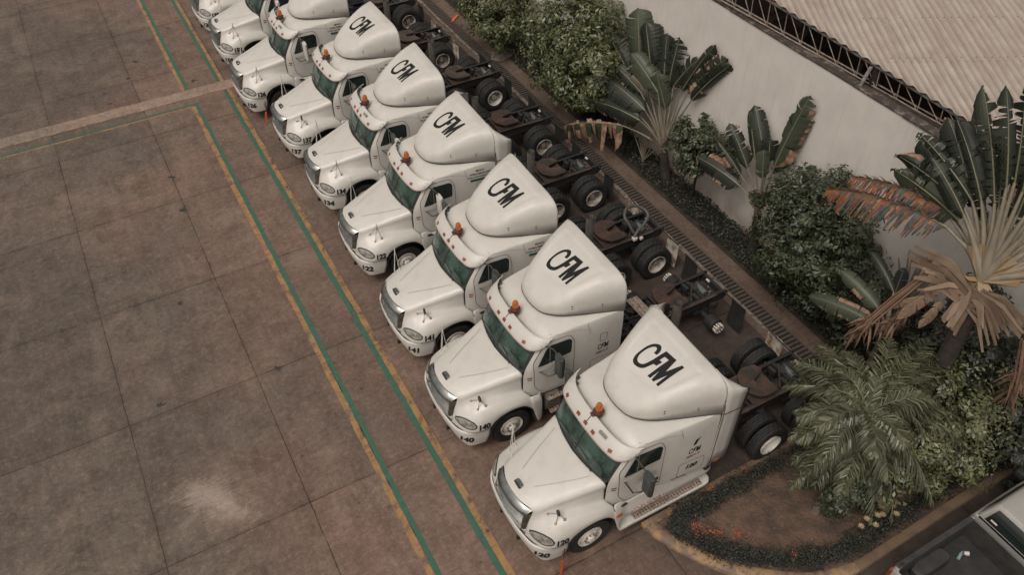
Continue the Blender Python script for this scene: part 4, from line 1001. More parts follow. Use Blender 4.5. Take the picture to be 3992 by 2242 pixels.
# shed behind the wall: its skewed roof falls away from the camera line by line
def shed():
    s = thing("shed", "open steel shed with a corrugated roof standing behind the pale wall", "shed")
    rd = (math.cos(R(61.4)), math.sin(R(61.4)))        # corrugations run along this ground direction
    px = (math.sin(R(61.4)), -math.cos(R(61.4)))       # across the corrugations
    E0 = V(15.31, 9.57, 6.57)                           # a point of the eave
    e0 = E0.x * rd[0] + E0.y * rd[1]
    zf = lambda x, y: 6.57 + .1 * ((x * rd[0] + y * rd[1]) - e0)
    m = MB()
    # eave line in plan
    P0, P1 = V(14.86, 14.6, 0), V(15.78, 6.0, 0)
    ex = lambda y: 16.2025 - .0925 * y
    step = .0295; n = 1120; pitch = .177
    rows = [];
    o0 = ex(30) * px[0] + 30 * px[1]
    for i in range(n):
        o = o0 + i * step
        # point on the eave with this cross coordinate: solve  (ex(y),y).px = o
        # ex(y)=a-b*y ; a=15.02+1.2025-.02, b=.0925
        a_, b_ = 16.2025, .0925
        y = (a_ * px[0] - o) / (b_ * px[0] - px[1]); x = a_ - b_ * y
        h = .030 * math.sin(2 * math.pi * o / pitch) 
        row = []
        d0 = max(0, (14.97 - x) / rd[0])
        for Ld in (0, 1.15, 1.16, 3.2, 3.21, 6, 6.01, 12, 30):
            X_, Y_ = x + rd[0] * (Ld + d0), y + rd[1] * (Ld + d0)
            row.append(V(X_, Y_, zf(X_, Y_) + h))
        rows.append(row)
    m.grid(rows)
    ROOF = mat("fibre_cement_sheets", (.375, .335, .295), .8, noise=(2.4, .36, .7), col2=(.30, .25, .215), bump=(25, .2, .004))
    nn = ROOF.node_tree.nodes; ll = ROOF.node_tree.links; b = nn["Principled BSDF"]
    geo = nn.new("ShaderNodeNewGeometry"); mp = nn.new("ShaderNodeMapping"); mp.vector_type = "TEXTURE"; mp.inputs["Rotation"].default_value = (0, 0, R(61.4)); mp.inputs["Scale"].default_value = (4.5, .30, 1); ll.new(geo.outputs[0], mp.inputs[0])
    t = nn.new("ShaderNodeTexNoise"); t.inputs["Scale"].default_value = 2; t.inputs["Detail"].default_value = 7; t.inputs["Roughness"].default_value = .7; ll.new(mp.outputs[0], t.inputs[0])
    r_ = nn.new("ShaderNodeMapRange"); r_.inputs[1].default_value = .42; r_.inputs[2].default_value = .7; r_.inputs[4].default_value = .6; ll.new(t.outputs[0], r_.inputs[0])
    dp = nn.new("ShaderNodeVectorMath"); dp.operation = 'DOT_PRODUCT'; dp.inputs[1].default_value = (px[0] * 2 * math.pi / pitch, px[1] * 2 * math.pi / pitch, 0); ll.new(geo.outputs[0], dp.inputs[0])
    sn = nn.new("ShaderNodeMath"); sn.operation = 'SINE'; ll.new(dp.outputs["Value"], sn.inputs[0]); mr = nn.new("ShaderNodeMapRange"); mr.inputs[1].default_value = .1; mr.inputs[2].default_value = -1; mr.inputs[4].default_value = .34; ll.new(sn.outputs[0], mr.inputs[0])  # valleys painted darker to deepen the weak shading of the corrugations
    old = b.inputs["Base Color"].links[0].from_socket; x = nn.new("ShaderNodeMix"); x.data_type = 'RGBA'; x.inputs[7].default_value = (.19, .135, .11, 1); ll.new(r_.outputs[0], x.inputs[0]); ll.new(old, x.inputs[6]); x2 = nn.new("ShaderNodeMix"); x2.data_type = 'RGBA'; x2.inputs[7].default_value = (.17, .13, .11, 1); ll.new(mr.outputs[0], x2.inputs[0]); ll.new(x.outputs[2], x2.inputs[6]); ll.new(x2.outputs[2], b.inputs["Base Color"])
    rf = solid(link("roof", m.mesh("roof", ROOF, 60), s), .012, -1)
    # sheet laps (upper course laid over the lower one) and fixings
    lap = MB(); scr = MB()
    def at(o, d):   # o across, d along from origin line
        return V(px[0] * o + rd[0] * d, px[1] * o + rd[1] * d, 0)
    oe = 15.41 * px[0] + 10.54 * px[1]; de = 15.41 * rd[0] + 10.54 * rd[1]
    rr = random.Random(2)
    for k, dd in enumerate((-1.75, 0, 1.72, 3.5, 5.2)):
        for i in range(130):
            o = oe + .05 + i * pitch / 2
            p = at(o, de + dd + (.10 if k == 1 else 0)); xe = 16.2025 - .0925 * p.y
            if p.x < xe + .05: continue
            if i % 2 == 0 and rr.random() < .8:
                z = zf(p.x, p.y) + .028; scr.box((p.x, p.y, z + .005), (.026, .026, .02))
        if k in (1,):
            for i in range(400):
                o = oe + i * .05; p = at(o, de + dd); q = at(o + .05, de + dd)
                z0 = zf(p.x, p.y) + .028 * math.sin(2 * math.pi * o / pitch); z1 = zf(q.x, q.y) + .028 * math.sin(2 * math.pi * (o + .05) / pitch)
                lap.add([V(p.x, p.y, z0 + .004), V(q.x, q.y, z1 + .004), V(q.x, q.y, z1 + .022), V(p.x, p.y, z0 + .022)], [(0, 1, 2, 3)])
                lap.add([V(p.x, p.y, z0 + .022), V(q.x, q.y, z1 + .022), V(q.x + rd[0] * .3, q.y + rd[1] * .3, z1 + .035), V(p.x + rd[0] * .3, p.y + rd[1] * .3, z0 + .035)], [(0, 1, 2, 3)])
    link("sheet_lap", lap.mesh("sheet_lap", ROOF), rf); link("roof_screws", scr.mesh("roof_screws", RUST), rf)
    # eave beam and lattice truss
    TRS = mat("truss_steel", (.20, .21, .20), .5, metal=.3, noise=(6, .45, .62), col2=(.16, .075, .045))
    TRR = mat("truss_rust", (.22, .15, .115), .6, noise=(8, .42, .62), col2=(.30, .27, .24))
    top = lambda y: V(16.2025 - .0925 * y + .10, y, zf(16.2 - .0925 * y, y) - .085)
    bot = lambda y: V(16.2025 - .0925 * y + .12, y, 6.04 + .033 * (y - 9.3))
    bm_ = MB(); ya, yb = 3.0, 30.0
    bm_.tube([top(ya), top(yb)], .045, 6)
    link("eave_beam", bm_.mesh("eave_beam", TRS), s)
    tr = MB(); tr.tube([bot(ya), bot(yb)], .017, 6); tr.tube([bot(ya) + V(.18, 0, -.02), bot(yb) + V(.18, 0, -.02)], .02, 6); y = ya + .1
    ribs = 0
    while y < yb - .6:
        tr.tube([bot(y), top(y + .03)], .011, 5); tr.tube([bot(y + .02), top(y + .50)], .011, 5); y += .565
    link("lattice_truss", tr.mesh("lattice_truss", TRR), s)
    for y in (10.6, 4.0):
        p = top(y); link("post", MB().tube([V(p.x + .1, y, 0), V(p.x + .1, y, p.z)], .13, 4).mesh("post", FRM), s)
        link("strut", MB().tube([p + V(-.13, .02, 0), V(15.05, y + .04, 6.12)], .045, 10).mesh("strut", mat_strut, 40), s)
    # dim interior: back wall and floor of the shed
    DK = mat("shed_interior", (.10, .085, .072), .9, noise=(1.5, .4, .7), col2=(.09, .07, .06))
    link("gutter", MB().box((15.24, 15, 5.93), (.22, 34, .03)).box((15.36, 15, 6.0), (.02, 34, .16)).mesh("gutter", mat_gutter), s)
    r3 = random.Random(4); ob = MB()
    for k in range(26):
        yy = r3.uniform(5, 16); ob = MB().box((15.9 + r3.uniform(0, 1.5), yy, 5.2 + r3.uniform(-.5, .5)), (r3.uniform(.3, 1.2), r3.uniform(.05, .6), r3.uniform(.05, .5)), Matrix.Rotation(r3.uniform(-.5, .5), 3, 'Z'))
        link("stored_plank", ob.mesh("stored_plank", DK), s)
    link("partition", MB().box((18.2, 15, 2.6), (.1, 60, 5.2)).mesh("partition", DK), s)
mat_strut = mat("strut_grey", (.22, .23, .215), .5, noise=(10, .45, .65), col2=(.12, .10, .08))
mat_gutter = mat("rusted_gutter", (.055, .038, .03), .8, noise=(4, .45, .6), col2=(.10, .08, .07))
shed()
# ================================================================ VEGETATION
RAV1 = ((14.35, 16.28, 1.22), [((14.5, 18.14, 3.4), (14.6, 18.61, 4.73), 0.79, 0.0, 0.15), ((14.45, 17.54, 3.52), (14.5, 18.03, 4.56), 0.7, 0, 0.1), ((14.3, 18.6, 2.93), (14.2, 19.69, 3.7), 0.73, 0.15, 0.25), ((14.5, 16.89, 3.53), (14.6, 17.12, 4.6), 0.53, 0, 0.5), ((14.55, 16.66, 3.16), (14.7, 16.67, 4.64), 0.6, 0.05, 0.9), ((14.1, 16.76, 3.15), (13.9, 17.79, 3.82), 0.51, 0.1, 0.15), ((13.9, 17.3, 2.87), (13.6, 18.17, 3.33), 0.41, 0.35, 0.3), ((13.8, 16.95, 2.49), (13.5, 18.34, 2.79), 0.58, 0.05, 0.2), ((13.7, 17.19, 2.26), (13.3, 18.59, 2.53), 0.44, 0.4, 0.4), ((13.6, 16.94, 2.15), (13.2, 18.6, 1.97), 0.64, 0.15, 0.35), ((13.4, 17.53, 1.59), (12.75, 19.51, 0.66), 0.58, 0.75, 0.8), ((14.6, 16.01, 3.42), (14.75, 15.24, 5.05), 0.38, 0.5, 0.4), ((14.55, 16.36, 3.37), (14.7, 15.78, 4.37), 0.52, 0.1, 0.5), ((14.6, 15.7, 3.52), (14.75, 14.69, 4.91), 0.47, 0.3, 0.5), ((14.65, 15.55, 3.32), (14.8, 14.58, 4.74), 0.53, 0.3, 0.4), ((14.3, 16.45, 2.67), (14.1, 16.76, 3.6), 0.45, 0, 0.2)])
RAV2 = ((14.35, 12.0, 1.71), [((14.5, 11.93, 3.41), (14.7, 11.65, 5.36), 0.56, 0.15, 0.35), ((14.4, 12.13, 3.32), (14.4, 12.26, 3.86), 0.42, 0, 0.2), ((14.4, 12.65, 3.17), (14.5, 13.26, 4.13), 0.52, 0.05, 0.2), ((14.5, 12.47, 3.36), (14.6, 13.21, 4.29), 0.38, 0.1, 0.2), ((14.2, 12.7, 2.92), (14.1, 13.47, 3.75), 0.41, 0.3, 0.4), ((14.2, 12.03, 2.94), (14.2, 12.21, 3.63), 0.28, 0, 0.2), ((14.1, 12.78, 2.6), (13.9, 13.56, 3.19), 0.29, 0.3, 0.6), ((14.0, 12.73, 2.31), (13.7, 14.02, 2.45), 0.55, 0.35, 0.5), ((14.6, 12.03, 3.05), (14.75, 11.87, 4.77), 0.51, 0, 0.4)])
RAV3 = ((12.9, 5.25, 5.46), [((12.7, 6.54, 6.07), (12.5, 8.77, 5.33), 0.56, 0.85, 0.9), ((12.9, 6.76, 6.1), (12.7, 8.35, 5.76), 0.53, 0.8, 0.8), ((12.9, 6.32, 6.23), (12.8, 7.72, 6.42), 0.45, 0.1, 0.5), ((13.0, 6.38, 6.45), (12.9, 7.81, 6.67), 0.41, 0.3, 0.5), ((13.1, 6.34, 6.64), (13.1, 7.66, 7.18), 0.46, 0.1, 0.8), ((13.2, 6.46, 6.77), (13.3, 7.36, 7.62), 0.42, 0, 0.4), ((13.0, 6.11, 6.89), (13.2, 7.18, 7.78), 0.39, 0.05, 0.3), ((13.2, 6.14, 6.74), (13.3, 6.95, 7.92), 0.31, 0, 0.7), ((12.9, 5.83, 7.12), (12.9, 6.79, 8.68), 0.28, 0.05, 0.6), ((12.9, 5.74, 7.48), (12.9, 6.43, 8.88), 0.32, 0, 0.5), ((13.1, 5.73, 7.53), (13.1, 6.27, 9.0), 0.34, 0, 0.6), ((13.2, 5.56, 7.37), (13.2, 5.94, 8.66), 0.36, 0, 0.4), ((13.2, 6.79, 6.17), (13.3, 7.7, 6.31), 0.36, 0.0, 0.6), ((13.2, 5.24, 7.24), (13.2, 5.18, 8.28), 0.39, 0, 0.4), ((13.1, 4.95, 7.01), (13.1, 4.6, 7.84), 0.39, 0.1, 0.4), ((12.7, 6.13, 6.6), (12.6, 6.98, 7.24), 0.39, 0.0, 0.7)])
BAN = ((13.2, 6.68, 2.52), [((13.1, 6.95, 2.96), (13.0, 8.15, 3.24), 0.44, 0.1, 0.1), ((12.9, 6.87, 2.73), (12.6, 8.45, 2.33), 0.47, 0.4, 0.25), ((13.5, 7.03, 3.25), (13.6, 7.97, 3.69), 0.3, 0, 0.1), ((13.5, 6.97, 2.62), (13.7, 7.15, 3.82), 0.32, 0, 0.1)])
PTIPS = [(10.35, 6.73, 2.2), (10.76, 6.99, 2.5), (11.48, 7.04, 2.6), (11.53, 6.4, 3.0), (12.61, 6.21, 3.0), (13.59, 5.81, 2.8), (13.28, 5.21, 2.8), (13.19, 4.26, 1.9), (13.1, 3.81, 1.5), (11.78, 3.46, 1.0), (11.57, 3.89, 1.2), (11.11, 3.72, 0.5), (10.75, 3.91, 0.4), (10.58, 4.37, 0.7), (9.26, 5.08, 1.3), (9.56, 5.43, 1.6), (9.94, 5.86, 1.9), (10.09, 6.13, 2.2), (10.64, 5.88, 3.0), (12.05, 5.09, 3.0), (11.66, 4.31, 2.0), (10.22, 4.86, 1.4)]
def leafmat(name, dark, light, rough=.45, spec=.5, edge=None, tr=.0):
    m = bpy.data.materials.new(name); m.use_nodes = True; n = m.node_tree.nodes; l = m.node_tree.links; b = n["Principled BSDF"]
    geo = n.new("ShaderNodeNewGeometry"); cr_ = n.new("ShaderNodeMix"); cr_.data_type = 'RGBA'
    cr_.inputs[6].default_value = (*dark, 1); cr_.inputs[7].default_value = (*light, 1)
    t = n.new("ShaderNodeTexNoise"); t.inputs["Scale"].default_value = 2.0; t.inputs["Detail"].default_value = 4; l.new(geo.outputs["Position"], t.inputs[0])
    a = n.new("ShaderNodeMath"); a.operation = 'MULTIPLY_ADD'; a.inputs[1].default_value = .65; l.new(geo.outputs["Random Per Island"], a.inputs[0])
    r = n.new("ShaderNodeMapRange"); r.inputs[1].default_value = .35; r.inputs[2].default_value = .7; r.inputs[3].default_value = 0; r.inputs[4].default_value = .4; l.new(t.outputs[0], r.inputs[0]); l.new(r.outputs[0], a.inputs[2])
    l.new(a.outputs[0], cr_.inputs[0]); l.new(cr_.outputs[2], b.inputs["Base Color"]); b.inputs["Roughness"].default_value = rough; b.inputs["Specular IOR Level"].default_value = spec
    return m
LF1 = leafmat("ficus_leaves", (.010, .015, .006), (.150, .165, .070), .42)
LF2 = leafmat("shrub_leaves", (.007, .011, .005), (.058, .070, .030), .45)
LF3 = leafmat("silver_shrub_leaves", (.008, .012, .006), (.165, .175, .082), .42)
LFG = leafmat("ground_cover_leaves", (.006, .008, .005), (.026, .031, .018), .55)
LFL = leafmat("fallen_leaves", (.05, .03, .018), (.22, .15, .09), .7)
BRN = leafmat("dry_leaf", (.15, .095, .065), (.32, .22, .16), .75, .2)
DRY = leafmat("dead_frond", (.075, .045, .032), (.24, .15, .105), .8, .2)
FLO = mat("orange_flower", (.42, .075, .02), .6)
PLM = leafmat("palm_leaflets", (.008, .012, .006), (.155, .160, .092), .40, .5)
BAR = mat("trunk_bark", (.026, .021, .018), .9, noise=(6, .45, .75), col2=(.07, .055, .045), bump=(20, .8, .02))
FIB = mat("fan_trunk", (.085, .065, .05), .85, noise=(9, .4, .7), col2=(.17, .125, .09), bump=(30, .7, .01))
def bananamat(name, a, b_):
    m = mat(name, a, .5, spec=.4, noise=(1.4, .35, .7), col2=b_)
    return m
BAN_G = bananamat("broad_leaf_green", (.012, .016, .011), (.030, .036, .024))
BAN_L = bananamat("broad_leaf_light", (.034, .043, .028), (.062, .070, .045))
BAN_B = mat("broad_leaf_dry", (.36, .24, .175), .7, noise=(5, .35, .62), col2=(.15, .075, .04))
BAN_O = mat("broad_leaf_orange", (.22, .075, .03), .65, noise=(3, .38, .56), col2=(.055, .052, .048))
MID = mat("leaf_midrib", (.17, .16, .10), .5)
PET = mat("petiole", (.17, .15, .115), .55, noise=(2.5, .4, .7), col2=(.25, .205, .15))
PETY = mat("petiole_yellow", (.22, .14, .06), .55, noise=(3, .4, .7), col2=(.21, .165, .11))

def blade(P, T, w, torn, brown, rng, face=(-.8, -.45, .35), up=.10, twist=0.0, fold=.45):
    """one broad leaf: returns (blade mesh builder green faces, brown faces, midrib)"""
    P, T = Vector(P), Vector(T); L = (T - P).length; n = 30
    mid = (P + T) / 2 + Vector((0, 0, up * L)) + Vector(face) * .06 * L
    rib = [(1 - t) ** 2 * P + 2 * t * (1 - t) * mid + t * t * T for t in [k / n for k in range(n + 1)]]
    G_, B_ = MB(), MB(); F = Vector(face).normalized()
    jt = .25 + .5 * torn; F = (F + Vector((rng.uniform(-jt, jt), rng.uniform(-jt, jt), rng.uniform(-jt, jt)))).normalized()
    prof = lambda t: min(1, (t / .12) ** .55) * (1 if t < .70 else max(0.02, 1 - ((t - .70) / .30) ** 2.4)) 
    for s in (1, -1):
        k = 0; base_fold = fold * rng.uniform(.6, 1.4)
        while k < n:
            if rng.random() < torn: ln = rng.randint(1, 3)
            else: ln = rng.randint(5, 14)
            ln = min(ln, n - k); ang = base_fold + (rng.uniform(-.45, 1.1) * torn); drop = torn * rng.uniform(.0, .22) * w if brown < .6 else rng.uniform(.25, .8) * w; short = 1 - torn * rng.uniform(0, .35)
            dead = (brown > .6 and rng.random() < brown * .75) or (brown > .2 and k > n * (1 - .12 * brown))
            endd = rng.random() < brown * .55
            rows = []
            for j in range(k, k + ln + 1):
                t = j / n; c = rib[j]; d = (rib[min(j + 1, n)] - rib[max(j - 1, 0)]).normalized(); N_ = (F - d * F.dot(d)).normalized(); S = d.cross(N_) * s
                hw = w * .5 * prof(t) * (short if 0 < j < n else 1) * (1 + .05 * math.sin(j * 2.3))
                pinch = 0
                if torn > .05: 
                    if j == k and k > 0: pinch = .35 / n * L * (1 + torn)
                    if j == k + ln and k + ln < n: pinch = -.35 / n * L * (1 + torn)
                row = [c]
                for u in (.25, .5, .75, 1.0):
                    a = ang * u; q = c + (S * math.cos(a) - N_ * math.sin(a)) * hw * u + d * (.16 * hw * u + pinch * u) + Vector((0, 0, -drop * u * u)) 
                    row.append(q)
                rows.append(row)
            for i in range(len(rows) - 1):
                for u in range(4):
                    tgt = B_ if (dead or (endd and u >= 2) or (brown > .1 and u == 3 and rng.random() < .35)) else G_
                    q = (rows[i][u], rows[i][u + 1], rows[i + 1][u + 1], rows[i + 1][u]); tgt.add(q, [(0, 1, 2, 3)])
            k += ln
    R_ = MB().tube(rib[:-2], [.016 * (1 - .8 * i / n) * (.5 + w) for i in range(n - 1)], 5)
    return G_, B_, R_, rib
def big_leaf(root, S, P, T, w, brown, torn, seed, gm=None, bmt=None, pm=None, rad=.035, face=(-.8, -.45, .35), up=.10, name="leaf", straight=False):
    rng = random.Random(seed); G_, B_, R_, rib = blade(P, T, w, torn, brown, rng, face, up)
    me = MB(); me.v = list(G_.v); me.f = list(G_.f); ng = len(me.f); me.add(B_.v, B_.f)
    mesh = me.mesh("leaf", [gm or BAN_G, bmt or BAN_B])
    for i, p in enumerate(mesh.polygons): p.material_index = 0 if i < ng else 1; p.use_smooth = True
    lf = link(name, mesh, root)
    link("midrib", R_.mesh("midrib", MID, 60), lf)
    if S is not None:
        S, P = Vector(S), Vector(P); c = (S + P) / 2 + ((P - S).normalized() * 0 + Vector((0, 0, .10 * (P - S).length)))
        pts = [(1 - t) ** 2 * S + 2 * t * (1 - t) * c + t * t * P for t in [k / 8 for k in range(9)]]
        link("petiole", MB().tube(pts, [rad * (1.2 + (1.5 if rad > .04 else .5) * (1 - k / 8) ** 2 - .6 * k / 8) for k in range(9)], 7).mesh("petiole", pm or PET, 60), lf)
    return lf

def fan_plant(name, label, data, base, seed, rad=.03, pm=None, face=(-.8, -.45, .35), trunk_r=.13, gm=None, orange=False, group=None):
    t = thing(name, label, "fan palm", group, base); WK = 1.6 if orange else 1.45
    fb, items = data; items = [q for q in items if not (orange and q[3] > .7)]; b = Vector(base); f = Vector(fb) - b; rr = random.Random(seed)
    # children use coordinates relative to the base
    top = f + Vector((0, 0, -.05)); pts = [Vector((0, 0, -.05)), f * .35 + Vector((.03, .04, .0)), f * .7, top]
    link("trunk", MB().tube(curve(pts, 4), [trunk_r * (1.25 - .3 * k / 12) for k in range(13)], 12).mesh("trunk", BAR, 60), t)
    # overlapping leaf sheaths: a flat fan at the top of the trunk
    for i, (P, T, w, br, torn) in enumerate(items):
        P, T = Vector(P) - b, Vector(T) - b
        d = (P - f); S = f + Vector((rr.uniform(-.03, .03), 0, 0)) + d.normalized() * .02
        big_leaf(t, S, P - (T - P) * .12, T + (T - P) * .04, w * WK, br, min(.95, torn + (.3 if orange else .05)), seed * 100 + i, gm=(gm or BAN_G) if i % 5 else BAN_L, bmt=BAN_O if (orange and br > .5) else BAN_B, pm=pm, rad=rad, face=face)
    sh = MB()
    for i, (P, T, w, br, torn) in enumerate(items):
        P = Vector(P) - b; d = (P - f).normalized(); s_ = Vector((0, d.z, -d.y)).normalized() if abs(d.y) + abs(d.z) > 0 else Vector((0, 1, 0))
        l_ = min(.55, (P - f).length * .4) * (trunk_r / .13)
        o = Vector((-.02 * (i % 5), 0, 0))
        sh.add([f - d * .22 * (trunk_r / .13) + o + s_ * rad * 1.1, f - d * .22 * (trunk_r / .13) + o - s_ * rad * 1.1, f + d * l_ + o - s_ * rad * 1.5, f + d * l_ + o + s_ * rad * 1.5, f + d * l_ * .5 + o + Vector((-rad * 1.6, 0, 0)), f - d * .15 + o + Vector((-rad * 1.6, 0, 0))], [(0, 5, 4, 3), (5, 1, 2, 4), (3, 4, 2)])
    link("leaf_sheaths", sh.mesh("leaf_sheaths", PETY if orange else FIB), t)
    return t, f

def leaf_faces(m, c, nrm, s, rng, asp=.45):
    nrm = nrm.normalized(); a = nrm.cross(Vector((rng.uniform(-1, 1), rng.uniform(-1, 1), rng.uniform(-1, 1))))
    if a.length < 1e-3: a = Vector((1, 0, 0))
    a.normalize(); b = nrm.cross(a)
    m.add([c - a * s * .5, c + b * s * asp * .5 - nrm * s * .08, c + a * s * .5 - nrm * s * .16, c - b * s * asp * .5 - nrm * s * .08, ], [(0, 1, 2), (0, 2, 3)])
def crown_mb(center, rad, n, size, seed, clumps=60, limx=None, zmin=.1, clr=.36):
    rng = random.Random(seed); m = MB(); C_ = Vector(center); cl = []
    while len(cl) < clumps:
        d = Vector((rng.gauss(0, 1), rng.gauss(0, 1), rng.gauss(0, 1)))
        if d.length < .1: continue
        d.normalize(); k = rng.uniform(.62, 1.1) if rng.random() < .8 else rng.uniform(.2, .6)
        p = Vector((d.x * rad[0], d.y * rad[1], d.z * rad[2])) * k
        if C_.z + p.z < zmin: continue
        if rng.random() < .14: p = p * rng.uniform(1.1, 1.32); cl.append((p, rng.uniform(.25, .5))); continue
        cl.append((p, rng.uniform(.5, 1.3)))
    r0 = clr * min(rad) 
    for i in range(n):
        p, k = cl[rng.randrange(clumps)]
        d = Vector((rng.gauss(0, 1), rng.gauss(0, 1), rng.gauss(0, 1))).normalized(); rr = r0 * k * (rng.random() ** .28)
        q = p + Vector((d.x, d.y, d.z * .8)) * rr; w = C_ + q
        if limx and w.x > limx: w.x = limx - rng.random() * .1; q = w - C_
        if w.z < zmin: continue
        nr = (d * .8 + q.normalized() * .5 + Vector((0, 0, .55)) + Vector((rng.uniform(-.5, .5), rng.uniform(-.5, .5), rng.uniform(-.3, .3))))
        leaf_faces(m, q, nr, size * rng.uniform(.5, 1.5), rng)
    return m
def tree(name, label, base, center, rad, n, size, seed, m, clumps=60, limx=None, cat="tree", group=None, tr=.07, fork=True, zmin=.1, clr=.36):
    t = thing(name, label, cat, group, base); b = Vector(base); C_ = Vector(center) - b
    cm = crown_mb(center, rad, n, size, seed, clumps, limx, zmin, clr)
    link("crown", cm.mesh("crown", m), t, C_)
    rng = random.Random(seed + 1); T_ = MB()
    fk = Vector((C_.x * .6, C_.y * .6, max(.3, C_.z - rad[2] * .6)))
    T_.tube(curve([Vector((0, 0, -.1)), fk * .5 + Vector((.03, -.02, 0)), fk], 4), [tr * (1.25 - .5 * k / 8) for k in range(9)], 9)
    for k in range(7):
        e = C_ + Vector((rng.uniform(-.6, .6) * rad[0], rng.uniform(-.7, .7) * rad[1], rng.uniform(-.1, .7) * rad[2]))
        T_.tube(curve([fk, (fk + e) / 2 + Vector((rng.uniform(-.1, .1), rng.uniform(-.1, .1), .1)), e], 3), [tr * .55, tr * .5, tr * .42, tr * .35, tr * .28, tr * .2, tr * .1], 6)
    link("trunk", T_.mesh("trunk", BAR, 60), t)
    return t

tree("ficus_tree", "large pale green leafy tree left of the biggest pale-stemmed fan plant by the wall", (14.35, 20.6, 0), (13.75, 20.45, 2.95), (1.25, 2.35, 2.05), 34000, .125, 11, LF1, 150, 14.85, group="leafy trees along the wall", tr=.09, clr=.42)
tree("ficus_tree", "small round leafy tree at the top edge, beyond the large one", (14.3, 26.6, 0), (13.75, 26.3, 1.9), (1.1, 1.9, 1.45), 11000, .125, 12, LF1, 60, 14.85, group="leafy trees along the wall", tr=.07, clr=.42)
tree("young_tree", "small young tree with slim trunk between the two fan plants", (14.62, 14.95, 0), (14.25, 14.55, 2.30), (.66, 1.0, .85), 6500, .12, 13, LF2, 60, 14.88, group="leafy trees along the wall", tr=.045, clr=.5)
tree("round_tree", "dense dark rounded tree by the wall, right of the smaller fan plant", (14.3, 9.95, 0), (13.95, 9.80, 2.55), (1.0, 1.55, 1.85), 30000, .115, 14, LF2, 170, 14.86, group="leafy trees along the wall", tr=.07, clr=.42)
tree("flowering_shrub", "large rounded shrub with pale leaf tips behind the feather palm", (13.6, 4.75, 0), (13.35, 4.72, 1.55), (2.35, 1.22, 1.5), 34000, .095, 15, LF3, 170, None, "shrub", tr=.05, clr=.40)
tree("dark_shrub", "low dark shrub showing left of the feather palm behind truck 120", (12.2, 6.9, 0), (12.0, 6.7, 1.0), (.9, .6, .85), 5200, .09, 16, LF2, 40, None, "shrub", tr=.04, clr=.5)
tree("dark_shrub", "dark shrub in the shade under the feather palm fronds", (11.3, 4.7, 0), (10.7, 4.62, 1.05), (.90, .6, .85), 11000, .08, 17, LF2, 50, None, "shrub", tr=.04, clr=.5)
tree("dark_shrub", "dark leafy shrub under the hanging dry leaves by the wall", (14.3, 7.4, 0), (14.0, 7.3, 1.6), (.7, 1.0, 1.25), 6500, .11, 18, LF2, 46, 14.86, "shrub", tr=.04, clr=.45)

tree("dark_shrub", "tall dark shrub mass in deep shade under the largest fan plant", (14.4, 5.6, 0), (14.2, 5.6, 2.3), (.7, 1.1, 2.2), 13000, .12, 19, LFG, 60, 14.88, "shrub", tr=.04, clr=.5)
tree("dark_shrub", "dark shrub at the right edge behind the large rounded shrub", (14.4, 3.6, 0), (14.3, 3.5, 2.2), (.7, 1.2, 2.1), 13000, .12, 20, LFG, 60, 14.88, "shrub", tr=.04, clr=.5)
fan_plant("fan_plant", "fan plant with wide spread of dark broad leaves on a short trunk against the wall", RAV1, (14.45, 16.0, 0), 21, rad=.032, group="fan plants in front of the wall")
fan_plant("fan_plant", "smaller fan plant with upright paddle leaves, alone before bare wall", RAV2, (14.5, 11.9, 0), 22, rad=.026, trunk_r=.11, group="fan plants in front of the wall")
_rr = random.Random(99)
for _k in range(13):
    _a = -1.15 + 2.2 * _k / 12 + _rr.uniform(-.06, .06); _d = Vector((0, math.sin(_a), math.cos(_a))); _f = Vector(RAV3[0]); _l = _rr.uniform(1.0, 1.7)
    RAV3[1].append((tuple(_f + _d * _l + Vector((.45, 0, 0))), tuple(_f + _d * (_l + _rr.uniform(1.2, 1.7)) + Vector((.6, 0, -.1))), _rr.uniform(.34, .46), _rr.choice((0, .1, .3)), _rr.uniform(.4, .9)))
big, bf = fan_plant("fan_plant", "largest fan plant at the right edge with pale ribs and rust-coloured torn leaves", RAV3, (13.3, 5.1, 0), 23, rad=.045, pm=PET, trunk_r=.17, orange=True, group="fan plants in front of the wall", face=(-.75, -.5, .25))
